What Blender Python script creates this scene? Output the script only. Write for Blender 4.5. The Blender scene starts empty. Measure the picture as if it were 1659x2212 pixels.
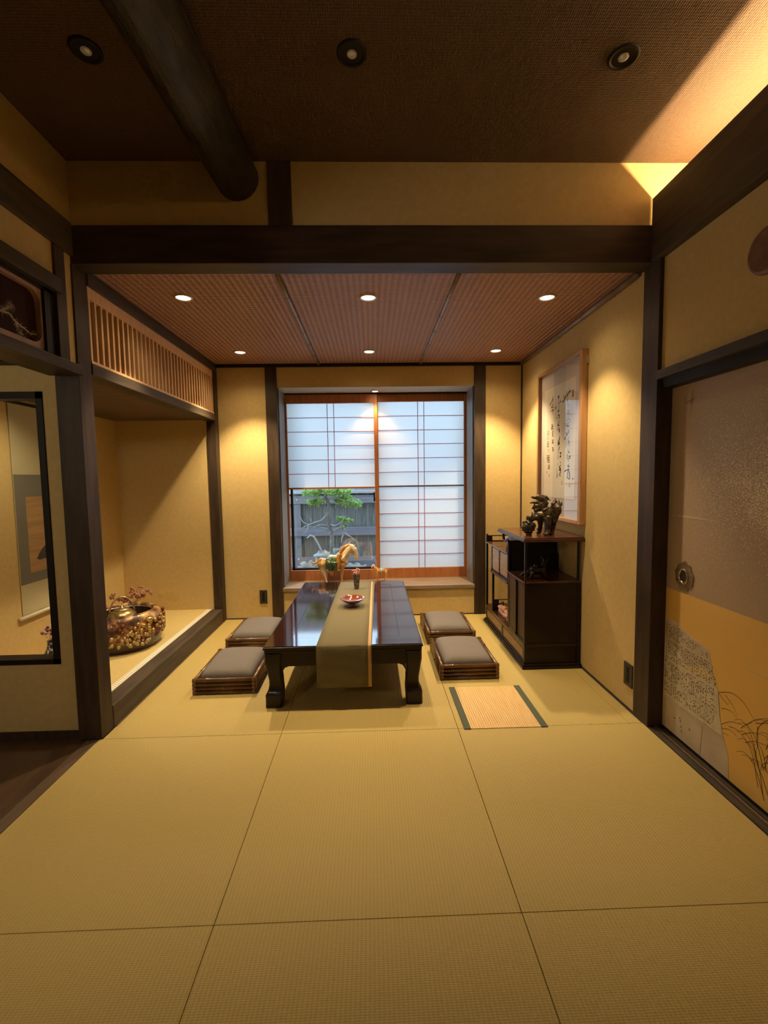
import bpy, bmesh, math, random
from mathutils import Vector, Matrix, noise
C = bpy.context.scene
COL = C.collection
PI = math.pi
# ---------------------------------------------------------------- camera
F, PITCH, YAW, ROLL, HCAM = 973.0, .0738, .0269, .01515, 1.36
fwd = Vector((math.sin(YAW)*math.cos(PITCH), math.cos(YAW)*math.cos(PITCH), -math.sin(PITCH)))
rgt = Vector((math.cos(YAW), -math.sin(YAW), 0)); dwn = fwd.cross(rgt)
rr = rgt*math.cos(ROLL) + dwn*math.sin(ROLL); dd = dwn*math.cos(ROLL) - rgt*math.sin(ROLL)
cd = bpy.data.cameras.new('camera'); cam = bpy.data.objects.new('camera', cd); COL.objects.link(cam)
cd.sensor_fit = 'HORIZONTAL'; cd.sensor_width = 36; cd.lens = 36*F/1659; cd.clip_start = .02
m = Matrix.Identity(4)
for i, v in enumerate((rr, -dd, -fwd)):
    for j in range(3): m[j][i] = v[j]
m[0][3], m[1][3], m[2][3] = 0, 0, HCAM
cam.matrix_world = m; C.camera = cam
# ---------------------------------------------------------------- world, exposure
C.view_settings.view_transform = 'Standard'; C.view_settings.look = 'None'
C.view_settings.gamma = 1; C.view_settings.use_curve_mapping = False
C.view_settings.exposure = 0
C.cycles.max_bounces = 10; C.cycles.diffuse_bounces = 5; C.cycles.glossy_bounces = 4
C.cycles.transparent_max_bounces = 12; C.cycles.sample_clamp_indirect = 4
W = bpy.data.worlds.new('sky'); C.world = W; W.use_nodes = True
wn = W.node_tree.nodes; wl = W.node_tree.links
bg = wn['Background']
wt = wn.new('ShaderNodeTexCoord'); wg = wn.new('ShaderNodeSeparateXYZ'); wr = wn.new('ShaderNodeValToRGB')
wl.new(wt.outputs['Generated'], wg.inputs[0]); wl.new(wg.outputs['Z'], wr.inputs[0]); wl.new(wr.outputs[0], bg.inputs[0])
wr.color_ramp.elements[0].color = (.62, .83, 1, 1); wr.color_ramp.elements[1].color = (.48, .70, 1, 1)
bg.inputs[1].default_value = 7.8
SPOT_W, FILL_W, COVE_W = 124.0, 4.0, 160.0
WARM = (1, .76, .44)
# ---------------------------------------------------------------- helpers
def mat(name, col, rough=.6, metal=0, spec=.5, coat=0, noise_=None, bump=None, emit=None, col2=None, scale=(1, 1, 1), trans=0):
    M = bpy.data.materials.new(name); M.use_nodes = True
    n, l = M.node_tree.nodes, M.node_tree.links; b = n['Principled BSDF']
    b.inputs['Base Color'].default_value = (*col, 1); b.inputs['Roughness'].default_value = rough
    b.inputs['Metallic'].default_value = metal; b.inputs['Specular IOR Level'].default_value = spec
    b.inputs['Coat Weight'].default_value = coat; b.inputs['Coat Roughness'].default_value = .08
    if emit: b.inputs['Emission Color'].default_value = (*emit[:3], 1); b.inputs['Emission Strength'].default_value = emit[3]
    if noise_ or bump:
        tc = n.new('ShaderNodeTexCoord'); mp = n.new('ShaderNodeMapping'); mp.inputs['Scale'].default_value = scale
        l.new(tc.outputs['Object'], mp.inputs[0])
    if noise_:
        t = n.new('ShaderNodeTexNoise'); t.inputs['Scale'].default_value = noise_; t.inputs['Detail'].default_value = 6
        r = n.new('ShaderNodeValToRGB'); r.color_ramp.elements[0].position = .35; r.color_ramp.elements[1].position = .68
        r.color_ramp.elements[0].color = (*col, 1); r.color_ramp.elements[1].color = (*(col2 or col), 1)
        l.new(mp.outputs[0], t.inputs[0]); l.new(t.outputs[0], r.inputs[0]); l.new(r.outputs[0], b.inputs['Base Color'])
    if bump:
        t = n.new('ShaderNodeTexNoise'); t.inputs['Scale'].default_value = bump[0]; t.inputs['Detail'].default_value = 4
        bp = n.new('ShaderNodeBump'); bp.inputs['Strength'].default_value = bump[1]; bp.inputs['Distance'].default_value = bump[2]
        l.new(mp.outputs[0], t.inputs[0]); l.new(t.outputs[0], bp.inputs['Height']); l.new(bp.outputs[0], b.inputs['Normal'])
    return M
def math_(n, l, op, a, b=None):
    q = n.new('ShaderNodeMath'); q.operation = op
    for i, v in enumerate((a, b)):
        if v is None: continue
        if isinstance(v, (int, float)): q.inputs[i].default_value = v
        else: l.new(v, q.inputs[i])
    return q.outputs[0]
def woven(name, c1, c2, fx, fy, rough, strength, dist, wob=.6):
    """stripes of two frequencies along object X and Y, with colour variation of the straw itself"""
    M = mat(name, c1, rough); n, l = M.node_tree.nodes, M.node_tree.links; b = n['Principled BSDF']
    tc = n.new('ShaderNodeTexCoord'); sp = n.new('ShaderNodeSeparateXYZ'); l.new(tc.outputs['Object'], sp.inputs[0])
    nz = n.new('ShaderNodeTexNoise'); nz.inputs['Scale'].default_value = 90; nz.inputs['Detail'].default_value = 3
    l.new(tc.outputs['Object'], nz.inputs[0])
    hx = math_(n, l, 'SINE', math_(n, l, 'MULTIPLY', sp.outputs[0], fx))
    hy = math_(n, l, 'SINE', math_(n, l, 'MULTIPLY', sp.outputs[1], fy))
    h = math_(n, l, 'ADD', math_(n, l, 'ADD', math_(n, l, 'MULTIPLY', hx, .6), math_(n, l, 'MULTIPLY', hy, .4)), math_(n, l, 'MULTIPLY', nz.outputs[0], wob*2))
    bp = n.new('ShaderNodeBump'); bp.inputs['Strength'].default_value = strength; bp.inputs['Distance'].default_value = dist
    l.new(h, bp.inputs['Height']); l.new(bp.outputs[0], b.inputs['Normal'])
    r = n.new('ShaderNodeValToRGB'); r.color_ramp.elements[0].position = .2; r.color_ramp.elements[1].position = .8
    r.color_ramp.elements[0].color = (*c1, 1); r.color_ramp.elements[1].color = (*c2, 1)
    f = math_(n, l, 'ADD', math_(n, l, 'MULTIPLY', h, .25), .4); l.new(f, r.inputs[0]); l.new(r.outputs[0], b.inputs['Base Color'])
    return M
class MB:
    def __init__(s): s.bm = bmesh.new()
    def box(s, x0, x1, y0, y1, z0, z1, bev=0):
        q = bmesh.ops.create_cube(s.bm, size=1)['verts']
        for v in q: v.co = Vector((x0 if v.co.x < 0 else x1, y0 if v.co.y < 0 else y1, z0 if v.co.z < 0 else z1))
        if bev:
            e = list({e for v in q for e in v.link_edges})
            bmesh.ops.bevel(s.bm, geom=e, offset=bev, segments=2, affect='EDGES', profile=.6)
        return s
    def prism(s, pts, axis, a, b):
        """pts 2D outline, extruded along axis from a to b. axis x: (y,z); y: (x,z); z: (x,y)"""
        def P(p, t): return {'x': (t, p[0], p[1]), 'y': (p[0], t, p[1]), 'z': (p[0], p[1], t)}[axis]
        lo = [s.bm.verts.new(P(p, a)) for p in pts]; hi = [s.bm.verts.new(P(p, b)) for p in pts]
        k = len(pts)
        for i in range(k): s.bm.faces.new((lo[i], lo[(i+1) % k], hi[(i+1) % k], hi[i]))
        s.bm.faces.new(lo); s.bm.faces.new(list(reversed(hi)))
        return s
    def tube(s, pts, rad, seg=10, cap=True):
        pts = [Vector(p) for p in pts]; k = len(pts)
        if not hasattr(rad, '__len__'): rad = [rad]*k
        rings = []; up = None
        for i, p in enumerate(pts):
            t = (pts[min(i+1, k-1)] - pts[max(i-1, 0)]).normalized()
            if up is None: up = Vector((0, 0, 1)) if abs(t.z) < .9 else Vector((1, 0, 0))
            a = t.cross(up).normalized(); up = a.cross(t).normalized()
            rings.append([s.bm.verts.new(p + (a*math.cos(2*PI*j/seg) + up*math.sin(2*PI*j/seg))*rad[i]) for j in range(seg)])
        for i in range(k-1):
            for j in range(seg): s.bm.faces.new((rings[i][j], rings[i][(j+1) % seg], rings[i+1][(j+1) % seg], rings[i+1][j]))
        if cap: s.bm.faces.new(list(reversed(rings[0]))); s.bm.faces.new(rings[-1])
        return s
    def lathe(s, prof, cx=0, cy=0, z0=0, seg=40, close=False):
        rings = [[s.bm.verts.new((cx+r*math.cos(2*PI*j/seg), cy+r*math.sin(2*PI*j/seg), z0+z)) for j in range(seg)] for r, z in prof]
        for i in range(len(rings)-1):
            for j in range(seg): s.bm.faces.new((rings[i][j], rings[i][(j+1) % seg], rings[i+1][(j+1) % seg], rings[i+1][j]))
        if close:
            s.bm.faces.new(list(reversed(rings[0]))); s.bm.faces.new(rings[-1])
        return s
    def ball(s, c, r, sub=2, sc=(1, 1, 1), jit=0):
        q = bmesh.ops.create_icosphere(s.bm, subdivisions=sub, radius=1)['verts']
        for v in q:
            k = 1 + (noise.noise(v.co*2.3 + Vector(c)*7)*jit if jit else 0)
            v.co = Vector(c) + Vector((v.co.x*sc[0], v.co.y*sc[1], v.co.z*sc[2]))*r*k
        return s
    def cone(s, a, ra, b, rb, seg=12):
        return s.tube([a, b], [ra, rb], seg)
    def ribbon(s, pts, ws, axis='x', off=0):
        """flat brush stroke lying in a plane; pts (u,v) with widths"""
        L = []; R = []; k = len(pts)
        for i in range(k):
            a = Vector(pts[max(i-1, 0)]); b = Vector(pts[min(i+1, k-1)]); t = (b-a).normalized() if (b-a).length > 1e-7 else Vector((1, 0))
            nrm = Vector((-t.y, t.x)); p = Vector(pts[i])
            L.append(p+nrm*ws[i]/2); R.append(p-nrm*ws[i]/2)
        def P(p): return (off, p[0], p[1]) if axis == 'x' else (p[0], off, p[1])
        l = [s.bm.verts.new(P(p)) for p in L]; r = [s.bm.verts.new(P(p)) for p in R]
        for i in range(k-1): s.bm.faces.new((l[i], l[i+1], r[i+1], r[i]))
        return s
    def curve_ribbon(s, pts, w0, w1, off):
        V = [Vector(p) for p in pts]; V = [V[0]*2-V[1]]+V+[V[-1]*2-V[-2]]; out = []
        for i in range(1, len(V)-2):
            for k in range(5):
                t = k/5; a, b, c, d = V[i-1:i+3]
                out.append(.5*((2*b)+(c-a)*t+(2*a-5*b+4*c-d)*t*t+(3*b-a-3*c+d)*t**3))
        out.append(V[-2]); n = len(out)
        return s.ribbon([tuple(p) for p in out], [w0+(w1-w0)*i/(n-1) for i in range(n)], 'x', off)
    def poly(s, pts3):
        s.bm.faces.new([s.bm.verts.new(p) for p in pts3]); return s
    def build(s, name, material, parent=None, smooth=False, loc=None, fix=True):
        if fix: bmesh.ops.recalc_face_normals(s.bm, faces=s.bm.faces)
        me = bpy.data.meshes.new(name); s.bm.to_mesh(me); s.bm.free()
        me.materials.append(material)
        for p in me.polygons: p.use_smooth = smooth
        o = bpy.data.objects.new(name, me); COL.objects.link(o)
        if parent is not None: o.parent = parent
        if loc is not None: o.location = loc
        return o
def auto(o, ang=40):
    me = o.data
    for p in me.polygons: p.use_smooth = True
    me.set_sharp_from_angle(angle=math.radians(ang)); return o
def tag(o, label=None, cat=None, group=None, kind=None):
    if label: o['label'] = label
    if cat: o['category'] = cat
    if group: o['group'] = group
    if kind: o['kind'] = kind
    return o
def thing(name, loc, label, cat, group=None, rz=0):
    o = bpy.data.objects.new(name, None); COL.objects.link(o); o.location = loc; o.rotation_euler = (0, 0, rz)
    o.empty_display_size = .05
    return tag(o, label, cat, group)
def struct(o): o['kind'] = 'structure'; return o
def SB(name, M, *boxes, bev=0):
    b = MB()
    for q in boxes: b.box(*q, bev=bev)
    return struct(b.build(name, M))
def copy_tree(o, parent=None):
    c = o.copy(); COL.objects.link(c)
    if parent is not None: c.parent = parent
    for ch in [x for x in bpy.data.objects if x.parent == o]: copy_tree(ch, c)
    return c
def organic(name, elems, M, parent=None, vox=.004, smooth=4, loc=None):
    """one continuous remeshed body out of overlapping balls and tapered limbs"""
    b = MB()
    for e in elems:
        if e[0] == 'b': b.ball(e[1], e[2], 2, e[3] if len(e) > 3 else (1, 1, 1))
        else:
            pts, rs = e[1], e[2]; b.tube(pts, rs, 12)
            b.ball(pts[0], rs[0], 2); b.ball(pts[-1], rs[-1], 2)
    o = b.build(name, M, parent, True, loc)
    r = o.modifiers.new('remesh', 'REMESH'); r.mode = 'VOXEL'; r.voxel_size = vox; r.use_smooth_shade = True
    s = o.modifiers.new('smooth', 'SMOOTH'); s.iterations = smooth; s.factor = .5
    return o
# ---------------------------------------------------------------- materials
plaster = mat('plaster', (.57, .415, .175), .95, spec=.15, noise_=35, col2=(.62, .455, .20), bump=(420, .35, .002))
plaster_pale = mat('pale_plaster', (.62, .55, .42), .9, spec=.2, bump=(300, .2, .002))
darkwood = mat('dark_stained_wood', (.034, .021, .012), .5, spec=.28, noise_=6, col2=(.062, .038, .022), scale=(4, 4, .6))
darkwoodH = mat('dark_stained_beam', (.028, .018, .011), .5, spec=.25, noise_=5, col2=(.06, .036, .022), scale=(.7, 4, 5))
darkwoodY = mat('dark_stained_rail', (.046, .034, .025), .5, spec=.3, noise_=5, col2=(.085, .062, .046), scale=(5, .6, 5))
blackwood = mat('black_wood', (.012, .009, .007), .5, spec=.25)
floorwood = mat('old_floor_boards', (.055, .030, .018), .38, noise_=4, col2=(.095, .05, .028), scale=(6, .7, 6))
threshwood = mat('threshold_wood', (.10, .065, .04), .45, noise_=5, col2=(.14, .09, .055), scale=(6, .7, 6))
cedar = mat('cedar', (.36, .125, .04), .42, noise_=5, col2=(.46, .175, .06), scale=(6, 6, .8))
kumiko = mat('red_brown_slats', (.42, .085, .045), .5)
latticewood = mat('pale_lattice_cedar', (.72, .42, .21), .5, noise_=8, col2=(.85, .55, .30), scale=(6, 6, .8))
bamboo_dark = mat('smoked_bamboo', (.085, .038, .015), .25, spec=.6, noise_=7, col2=(.17, .082, .032), scale=(1, 1, 1))
bamboo_grey = mat('grey_bamboo', (.16, .115, .085), .35, noise_=9, col2=(.24, .18, .13))
tatami = woven('tatami_rush', (.415, .305, .095), (.515, .385, .125), 2*PI/.0125, 2*PI/.006, .62, .5, .0016)
ceil_rear = woven('woven_bark_ceiling', (.31, .14, .082), (.56, .31, .205), 2*PI/.036, 2*PI/.016, .38, 1, .007, .7)
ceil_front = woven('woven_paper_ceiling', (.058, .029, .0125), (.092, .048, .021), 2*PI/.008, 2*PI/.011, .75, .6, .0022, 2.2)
bronze = mat('dark_bronze', (.045, .033, .024), .36, metal=.8, noise_=30, col2=(.14, .105, .07), bump=(60, .7, .006))
bronze_black = mat('black_bronze', (.03, .027, .025), .25, metal=.8, bump=(60, .8, .006))
lacquer = mat('dark_lacquered_table', (.016, .006, .005), .07, spec=.5, coat=.2, noise_=3, col2=(.032, .010, .008), scale=(1, .3, 1))
rosewood = mat('rosewood', (.007, .004, .0035), .32, spec=.28, coat=.12, noise_=5, col2=(.014, .006, .005), scale=(2, .7, 2))
table_wood = mat('dark_table_wood', (.010, .005, .004), .34, spec=.3, coat=.1, noise_=4, col2=(.020, .009, .007))
rosewood_red = mat('red_rosewood', (.045, .015, .009), .26, spec=.4, coat=.3, noise_=5, col2=(.075, .025, .014), scale=(2, .6, 2))
panelwood = mat('golden_grain_panel', (.20, .095, .04), .4, noise_=14, col2=(.33, .17, .07), scale=(1, 1, 4))
fabric_grey = woven('grey_cushion_cloth', (.125, .105, .095), (.19, .165, .15), 2*PI/.004, 2*PI/.004, .9, .4, .001)
black_plastic = mat('dark_bronze_plate', (.03, .027, .022), .4)
paper_white = mat('scroll_mount', (.70, .62, .55), .8)
paper_cream = mat('calligraphy_paper', (.90, .82, .66), .85)
ink = mat('ink', (.012, .012, .02), .7)
gold = mat('gold_leaf', (.75, .48, .16), .35, metal=.8)
def shoji_paper():
    M = bpy.data.materials.new('shoji_paper'); M.use_nodes = True; n, l = M.node_tree.nodes, M.node_tree.links
    n.remove(n['Principled BSDF']); o = n['Material Output']
    d = n.new('ShaderNodeBsdfDiffuse'); t = n.new('ShaderNodeBsdfTranslucent'); x = n.new('ShaderNodeMixShader')
    d.inputs[0].default_value = (.80, .80, .78, 1); t.inputs[0].default_value = (.90, .93, .95, 1); x.inputs[0].default_value = .62
    l.new(d.outputs[0], x.inputs[1]); l.new(t.outputs[0], x.inputs[2]); l.new(x.outputs[0], o.inputs[0]); return M
def thin_glass(name, k=1.0, ior=1.5):
    M = bpy.data.materials.new(name); M.use_nodes = True; n, l = M.node_tree.nodes, M.node_tree.links
    n.remove(n['Principled BSDF']); o = n['Material Output']
    g = n.new('ShaderNodeBsdfGlossy'); g.inputs['Roughness'].default_value = .0; t = n.new('ShaderNodeBsdfTransparent')
    f = n.new('ShaderNodeLayerWeight'); f.inputs['Blend'].default_value = .5
    fr = math_(n, l, 'ADD', .04, math_(n, l, 'MULTIPLY', .96, math_(n, l, 'POWER', f.outputs['Facing'], 5.0)))
    x = n.new('ShaderNodeMixShader'); l.new(math_(n, l, 'MULTIPLY', fr, k), x.inputs[0])
    l.new(t.outputs[0], x.inputs[1]); l.new(g.outputs[0], x.inputs[2]); l.new(x.outputs[0], o.inputs[0]); return M
shoji = shoji_paper(); glass = thin_glass('window_glass', 4.5); pglass = thin_glass('picture_glass', 1.25)
# ---------------------------------------------------------------- dimensions
XL, XR, YB, Y0 = -1.455, 1.472, 4.39, 2.345
ZC, ZR = 2.93, 2.455
YN = -2.4
# ---------------------------------------------------------------- setting: floor
SB('floor', floorwood, (-3.1, 1.8, YN, 4.6, -.12, -.03))
SB('floor', floorwood, (-2.95, -1.53, YN, 2.38, -.03, -.004))
SB('trim_1', threshwood, (-1.53, -1.472, YN, 2.338, -.03, .002), bev=.002)
LBL = {(0, 0): 'borderless tatami mat at the foot of the left wooden post, before the alcove', (1, 0): 'borderless tatami mat in mid room directly in front of the low table',
       (2, 0): 'borderless tatami mat in mid room beside the painted sliding door', (0, 1): 'borderless tatami mat in the back left, under the left stools and beside the alcove',
       (1, 1): 'borderless tatami mat under the dark low table', (2, 1): 'borderless tatami mat in the back right, under the cabinet and striped mat',
       (0, -1): 'borderless tatami mat in the lower left corner of the photo', (1, -1): 'borderless tatami mat nearest the camera, bottom centre', (2, -1): 'borderless tatami mat in the lower right corner of the photo'}
cols = [(-1.470, -.5085), (-.5065, .4465), (.4485, 1.394)]
rows = {1: (2.346, YB-.004), 0: (1.302, 2.344), -1: (-.62, 1.300)}
for (i, j), lb in LBL.items():
    x0, x1 = cols[i]; y0, y1 = rows[j]
    x1 = 1.466 if (i == 2 and j < 1) else x1
    x0 = -1.452 if (i == 0 and j == 1) else x0
    o = MB().box(x0, x1, y0, y1, -.03, 0, bev=.0018).build('tatami_mat', tatami); tag(o, lb, 'tatami mat', 'borderless tatami mats')
o = MB().box(1.396, 1.463, 2.346, YB-.004, -.03, 0, bev=.0018).build('tatami_strip', tatami)
tag(o, 'narrow tatami filler strip along the foot of the right wall', 'tatami strip')
SB('floor', tatami, (-1.47, 1.466, YN, -.622, -.03, 0))
# ---------------------------------------------------------------- setting: walls of the back room
SB('wall_back', plaster, (-1.45, -.885, YB, 4.86, 0, 2.6), (1.005, 1.60, YB, 4.86, 0, 2.6), (-.885, 1.005, YB, 4.86, 2.246, 2.6), (-.885, 1.005, YB, 4.86, -.1, .265))
SB('wall_right', plaster, (XR, 1.60, 2.435, YB, 0, 2.6))
SB('trim_2', darkwood, (-.992, -.884, 4.372, 4.43, 0, 2.44), bev=.003)
SB('trim_3', darkwood, (1.004, 1.114, 4.372, 4.43, 0, 2.44), bev=.003)
SB('trim_4', darkwood, (XR-.012, XR+.001, YB-.012, YB+.001, 0, 2.44))
SB('trim_5', blackwood, (-1.45, XR, YB-.03, YB+.001, 2.428, 2.456))
b = MB()
b.tube([(XR-.018, y, 2.437) for y in (2.47, 3.0, 3.6, 4.36)], .018, 12)
for y in (2.72, 3.1, 3.5, 3.93): b.tube([(XR-.018, y-.006, 2.437), (XR-.018, y, 2.437), (XR-.018, y+.006, 2.437)], [.018, .021, .018], 12)
struct(b.build('trim_6', bamboo_grey, smooth=True))
SB('baseboard_right', darkwood, (XR-.006, XR+.001, 2.436, YB, 0, .012))
SB('baseboard_back', darkwood, (-1.45, XR, YB-.006, YB+.001, 0, .010))
SB('ceiling', ceil_rear, (-1.6, 1.60, 2.465, 4.5, ZR, ZR+.03))
for k, x in enumerate((-.482, .488)):
    b = MB(); ys = [2.47+i*(4.36-2.47)/6 for i in range(7)]
    b.tube([(x, y, ZR-.006) for y in ys], .012, 10)
    for y in ys[1:-1]: b.tube([(x, y-.006, ZR-.006), (x, y, ZR-.006), (x, y+.006, ZR-.006)], [.012, .0155, .012], 10)
    struct(b.build('trim_7' if k == 0 else 'trim_8', bamboo_grey, smooth=True))
# opening between the rooms: posts and beam
SB('trim_9', darkwood, (-1.575, XL, 2.342, 2.452, 0, 2.44), bev=.003)
SB('trim_10', darkwood, (XR-.008, 1.60, 2.298, 2.434, 0, 2.45), bev=.003)
SB('trim_11', darkwoodH, (-1.60, 1.62, 2.345, 2.466, 2.440, 2.622), bev=.003)
SB('wall_front', plaster, (-1.60, 1.74, 2.360, 2.45, 2.62, 2.95))
SB('trim_12', darkwood, (-.489, -.373, 2.352, 2.40, 2.62, ZC))
# front room
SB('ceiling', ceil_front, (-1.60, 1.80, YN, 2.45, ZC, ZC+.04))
SB('trim_13', darkwoodY, (1.442, 1.464, YN, 2.344, 2.442, 2.748), (1.462, 1.505, YN, 2.344, 2.442, 2.50), bev=.003)
SB('wall_right', plaster, (1.485, 1.62, YN, 2.30, 1.87, 2.46))
SB('wall_right', plaster_pale, (1.71, 1.76, YN, 2.36, 2.46, ZC), (1.505, 1.71, YN, 2.36, 2.46, 2.48))
SB('trim_14', darkwoodY, (1.458, 1.60, YN, 2.297, 1.842, 1.886), bev=.002)
SB('trim_15', blackwood, (1.485, 1.60, YN, 2.297, 1.796, 1.842))
b = MB(); b.box(1.468, 1.60, YN, 2.297, -.03, .004)
for x in (1.500, 1.523): b.box(x-.002, x+.002, YN, 2.297, .004, .008)
struct(b.build('trim_16', darkwoodY))
SB('trim_17', mat('brass_track', (.62, .47, .25), .3, metal=.9), (1.509, 1.5125, YN, 2.297, .004, .0085))
SB('wall_right', plaster, (1.60, 1.68, YN, 2.44, -.1, 2.5))
# left side of the front room
SB('wall_left', plaster, (-1.60, -1.462, YN, 2.36, 2.61, ZC))
SB('trim_18', darkwoodY, (-1.60, -1.446, YN, 2.344, 2.476, 2.630), bev=.004)
SB('wall_left', plaster, (-1.53, -1.464, YN, 2.214, 2.316, 2.48), (-1.53, -1.464, 2.280, 2.345, 1.94, 2.48))
SB('trim_19', darkwood, (-1.545, -1.452, 2.212, 2.282, 1.94, 2.48), bev=.002)
SB('trim_20', darkwoodY, (-1.56, -1.440, YN, 2.235, 2.252, 2.320), bev=.003)
SB('trim_21', darkwoodY, (-1.60, -1.430, YN, 2.342, 1.898, 1.945), bev=.003)
SB('wall_left', plaster, (-3.05, -2.95, YN, 2.5, -.1, 2.6))
SB('ceiling', darkwood, (-3.05, -1.53, YN, 2.5, 2.40, 2.44))
SB('wall_front', plaster, (-2.95, -1.575, 2.38, 2.44, -.03, .408), (-2.95, -1.575, 2.38, 2.44, 1.825, 2.42), (-1.697, -1.575, 2.38, 2.44, .408, 1.825), (-2.95, -2.34, 2.38, 2.44, .408, 1.825))
SB('trim_22', blackwood, (-2.37, -1.668, 2.372, 2.448, 1.793, 1.828), (-2.37, -1.668, 2.372, 2.448, .405, .432), (-1.700, -1.668, 2.372, 2.448, .405, 1.828), (-2.37, -2.34, 2.372, 2.448, .405, 1.828))
SB('baseboard_left', darkwood, (-2.95, -1.575, 2.372, 2.381, -.004, .035))
SB('wall_rear', darkwood, (-3.05, 1.8, YN-.08, YN, -.1, 3.0))  # unseen end wall, made dark to soak up bounce light
# ---------------------------------------------------------------- alcove (tokonoma)
SB('wall_left', plaster, (-2.46, -2.377, 2.44, 4.45, 0, 2.5))
SB('wall_back', plaster, (-2.40, -1.525, 4.31, 4.45, 0, 2.5))
SB('floor', mat('alcove_mat', (.52, .39, .15), .7, noise_=120, col2=(.60, .46, .19)), (-2.377, -1.556, 2.44, 4.312, 0, .130))
SB('ceiling', mat('alcove_ceiling', (.10, .06, .035), .6, noise_=6, col2=(.14, .085, .05), scale=(1, 5, 1)), (-2.40, -1.52, 2.44, 4.35, 1.933, 1.96))
SB('trim_23', darkwoodY, (-1.556, -1.452, 2.452, 4.31, 0, .128), bev=.006)
SB('trim_24', darkwood, (-1.532, -1.448, 4.300, YB+.01, 0, 2.44), bev=.003)
SB('trim_25', darkwoodY, (-1.56, -1.449, 2.452, 4.39, 1.926, 1.986), bev=.004)
SB('trim_26', darkwoodY, (-1.52, -1.447, 2.452, 4.39, 2.380, 2.456), bev=.003)
SB('trim_27', threshwood, (-1.4545, -1.446, 2.47, 4.38, 0, .006))
SB('wall_left', blackwood, (-2.40, -2.36, 2.44, 4.35, 1.96, 2.5), (-2.40, -1.55, 2.30, 2.44, 1.96, 2.5), (-2.4, -1.5, 2.44, 4.45, 2.456, 2.5))  # black lining puts the darkness behind the lattice into the colour
# white lace edge strip on the alcove mat
b = MB(); b.box(-1.600, -1.5565, 2.456, 4.30, .130, .1318)
o = b.build('mat_edging', mat('white_edging', (.80, .76, .66), .8)); tag(o, 'white patterned cloth border along the front edge of the alcove mat', 'mat edging')
b = MB(); y = 2.48
while y < 4.29:
    for dx, dy in ((-1.590, 0), (-1.570, .010)):
        b.poly([(dx-.0075, y+dy, .1322), (dx, y+dy-.0075, .1322), (dx+.0075, y+dy, .1322), (dx, y+dy+.0075, .1322)])
    y += .0215
b.build('woven_motif', mat('grey_crest_motif', (.33, .29, .22), .8), o)
# lattice transom over the alcove
r = thing('lattice_transom', (XL, 3.38, 1.986), 'pale cedar lattice transom of closely set vertical bars above the alcove', 'transom lattice')
def P(bm, nm, M, par, **k):
    o = bm.build(nm, M, par, **k); o.location = Vector((0, 0, 0)) if par.parent else -par.location; return o
P(MB().box(-1.478, -1.457, 2.456, 4.298, 2.318, 2.380, bev=.001), 'top_rail', latticewood, r)
P(MB().box(-1.478, -1.453, 2.456, 4.298, 1.987, 2.001, bev=.001), 'bottom_rail', latticewood, r)
y = 2.462
while y < 4.29:
    P(MB().box(-1.478, -1.459, y, y+.017, 2.001, 2.318), 'lattice_bar', latticewood, r); y += .0537
# ---------------------------------------------------------------- window
YW = 4.73
SB('trim_28', mat('tan_soffit', (.42, .35, .25), .8), (-.885, 1.005, YB+.002, YW, 2.240, 2.250))
SB('trim_29', mat('grey_jamb', (.20, .18, .155), .5), (-.886, -.875, YB+.03, YW-.04, .303, 2.242), (.996, 1.006, YB+.03, YW-.04, .303, 2.242))
SB('trim_30', mat('worn_sill', (.24, .17, .12), .38, noise_=6, col2=(.33, .245, .17), scale=(.8, 5, 5)), (-.887, 1.009, YB-.018, YW+.06, .268, .302), bev=.003)
win = thing('window_1', (.05, YW, .30), 'window with two sliding paper screens, the left one raised at the bottom over clear glass', 'window'); win['kind'] = 'structure'
P(MB().box(-.93, 1.06, YW-.045, YW+.10, 2.228, 2.30).box(-.99, -.897, YW-.045, YW+.10, .30, 2.30).box(1.035, 1.12, YW-.045, YW+.10, .30, 2.30), 'window_frame', blackwood, win)
def sash(x0, x1, y, ptop, xs0, xs1):
    """wood members: stiles, top and bottom rail"""
    return MB().box(x0, xs0, y-.014, y+.014, .303, 2.232, bev=.002).box(xs1, x1, y-.014, y+.014, .303, 2.232, bev=.002).box(xs0, xs1, y-.013, y+.013, ptop, 2.232).box(xs0, xs1, y-.013, y+.013, .303, .408)
lf = P(sash(-.898, .073, YW-.016, 2.14, -.858, .037), 'sash_frame', cedar, win)
rf = P(sash(.040, 1.036, YW+.018, 2.155, .078, .978), 'sash_frame', cedar, win)
# paper
P(MB().box(-.858, .037, YW-.0045, YW-.0035, 1.276, 2.14), 'paper_screen', shoji, win)
P(MB().box(.073, .980, YW+.0285, YW+.0295, .408, 2.156), 'paper_screen', shoji, win)
b = MB()
for i in range(1, 6): z = 2.14-.144*i; b.box(-.858, .037, YW-.012, YW-.005, z-.003, z+.003)
for x in (-.444, -.377): b.box(x-.003, x+.003, YW-.0125, YW-.005, 1.276, 2.14)
P(b, 'slats', kumiko, win)
P(MB().box(-.858, .037, YW-.026, YW-.004, 1.262, 1.280, bev=.002), 'lifting_screen_rail', cedar, win)
b = MB()
for i in range(1, 12):
    z = 2.155-.1456*i
    if i != 6: b.box(.076, .978, YW+.021, YW+.028, z-.003, z+.003)
for x in (.4945, .559): b.box(x-.003, x+.003, YW+.0205, YW+.028, .408, 2.155)
P(b, 'slats', kumiko, win)
P(MB().box(.076, .978, YW+.012, YW+.0285, 1.270, 1.286, bev=.002), 'middle_rail', threshwood, win)
for x in (-.884, 1.008):
    P(MB().box(x-.007, x+.007, YW-.032, YW-.028, 1.16, 1.24, bev=.002), 'finger_pull', blackwood, win)
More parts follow.
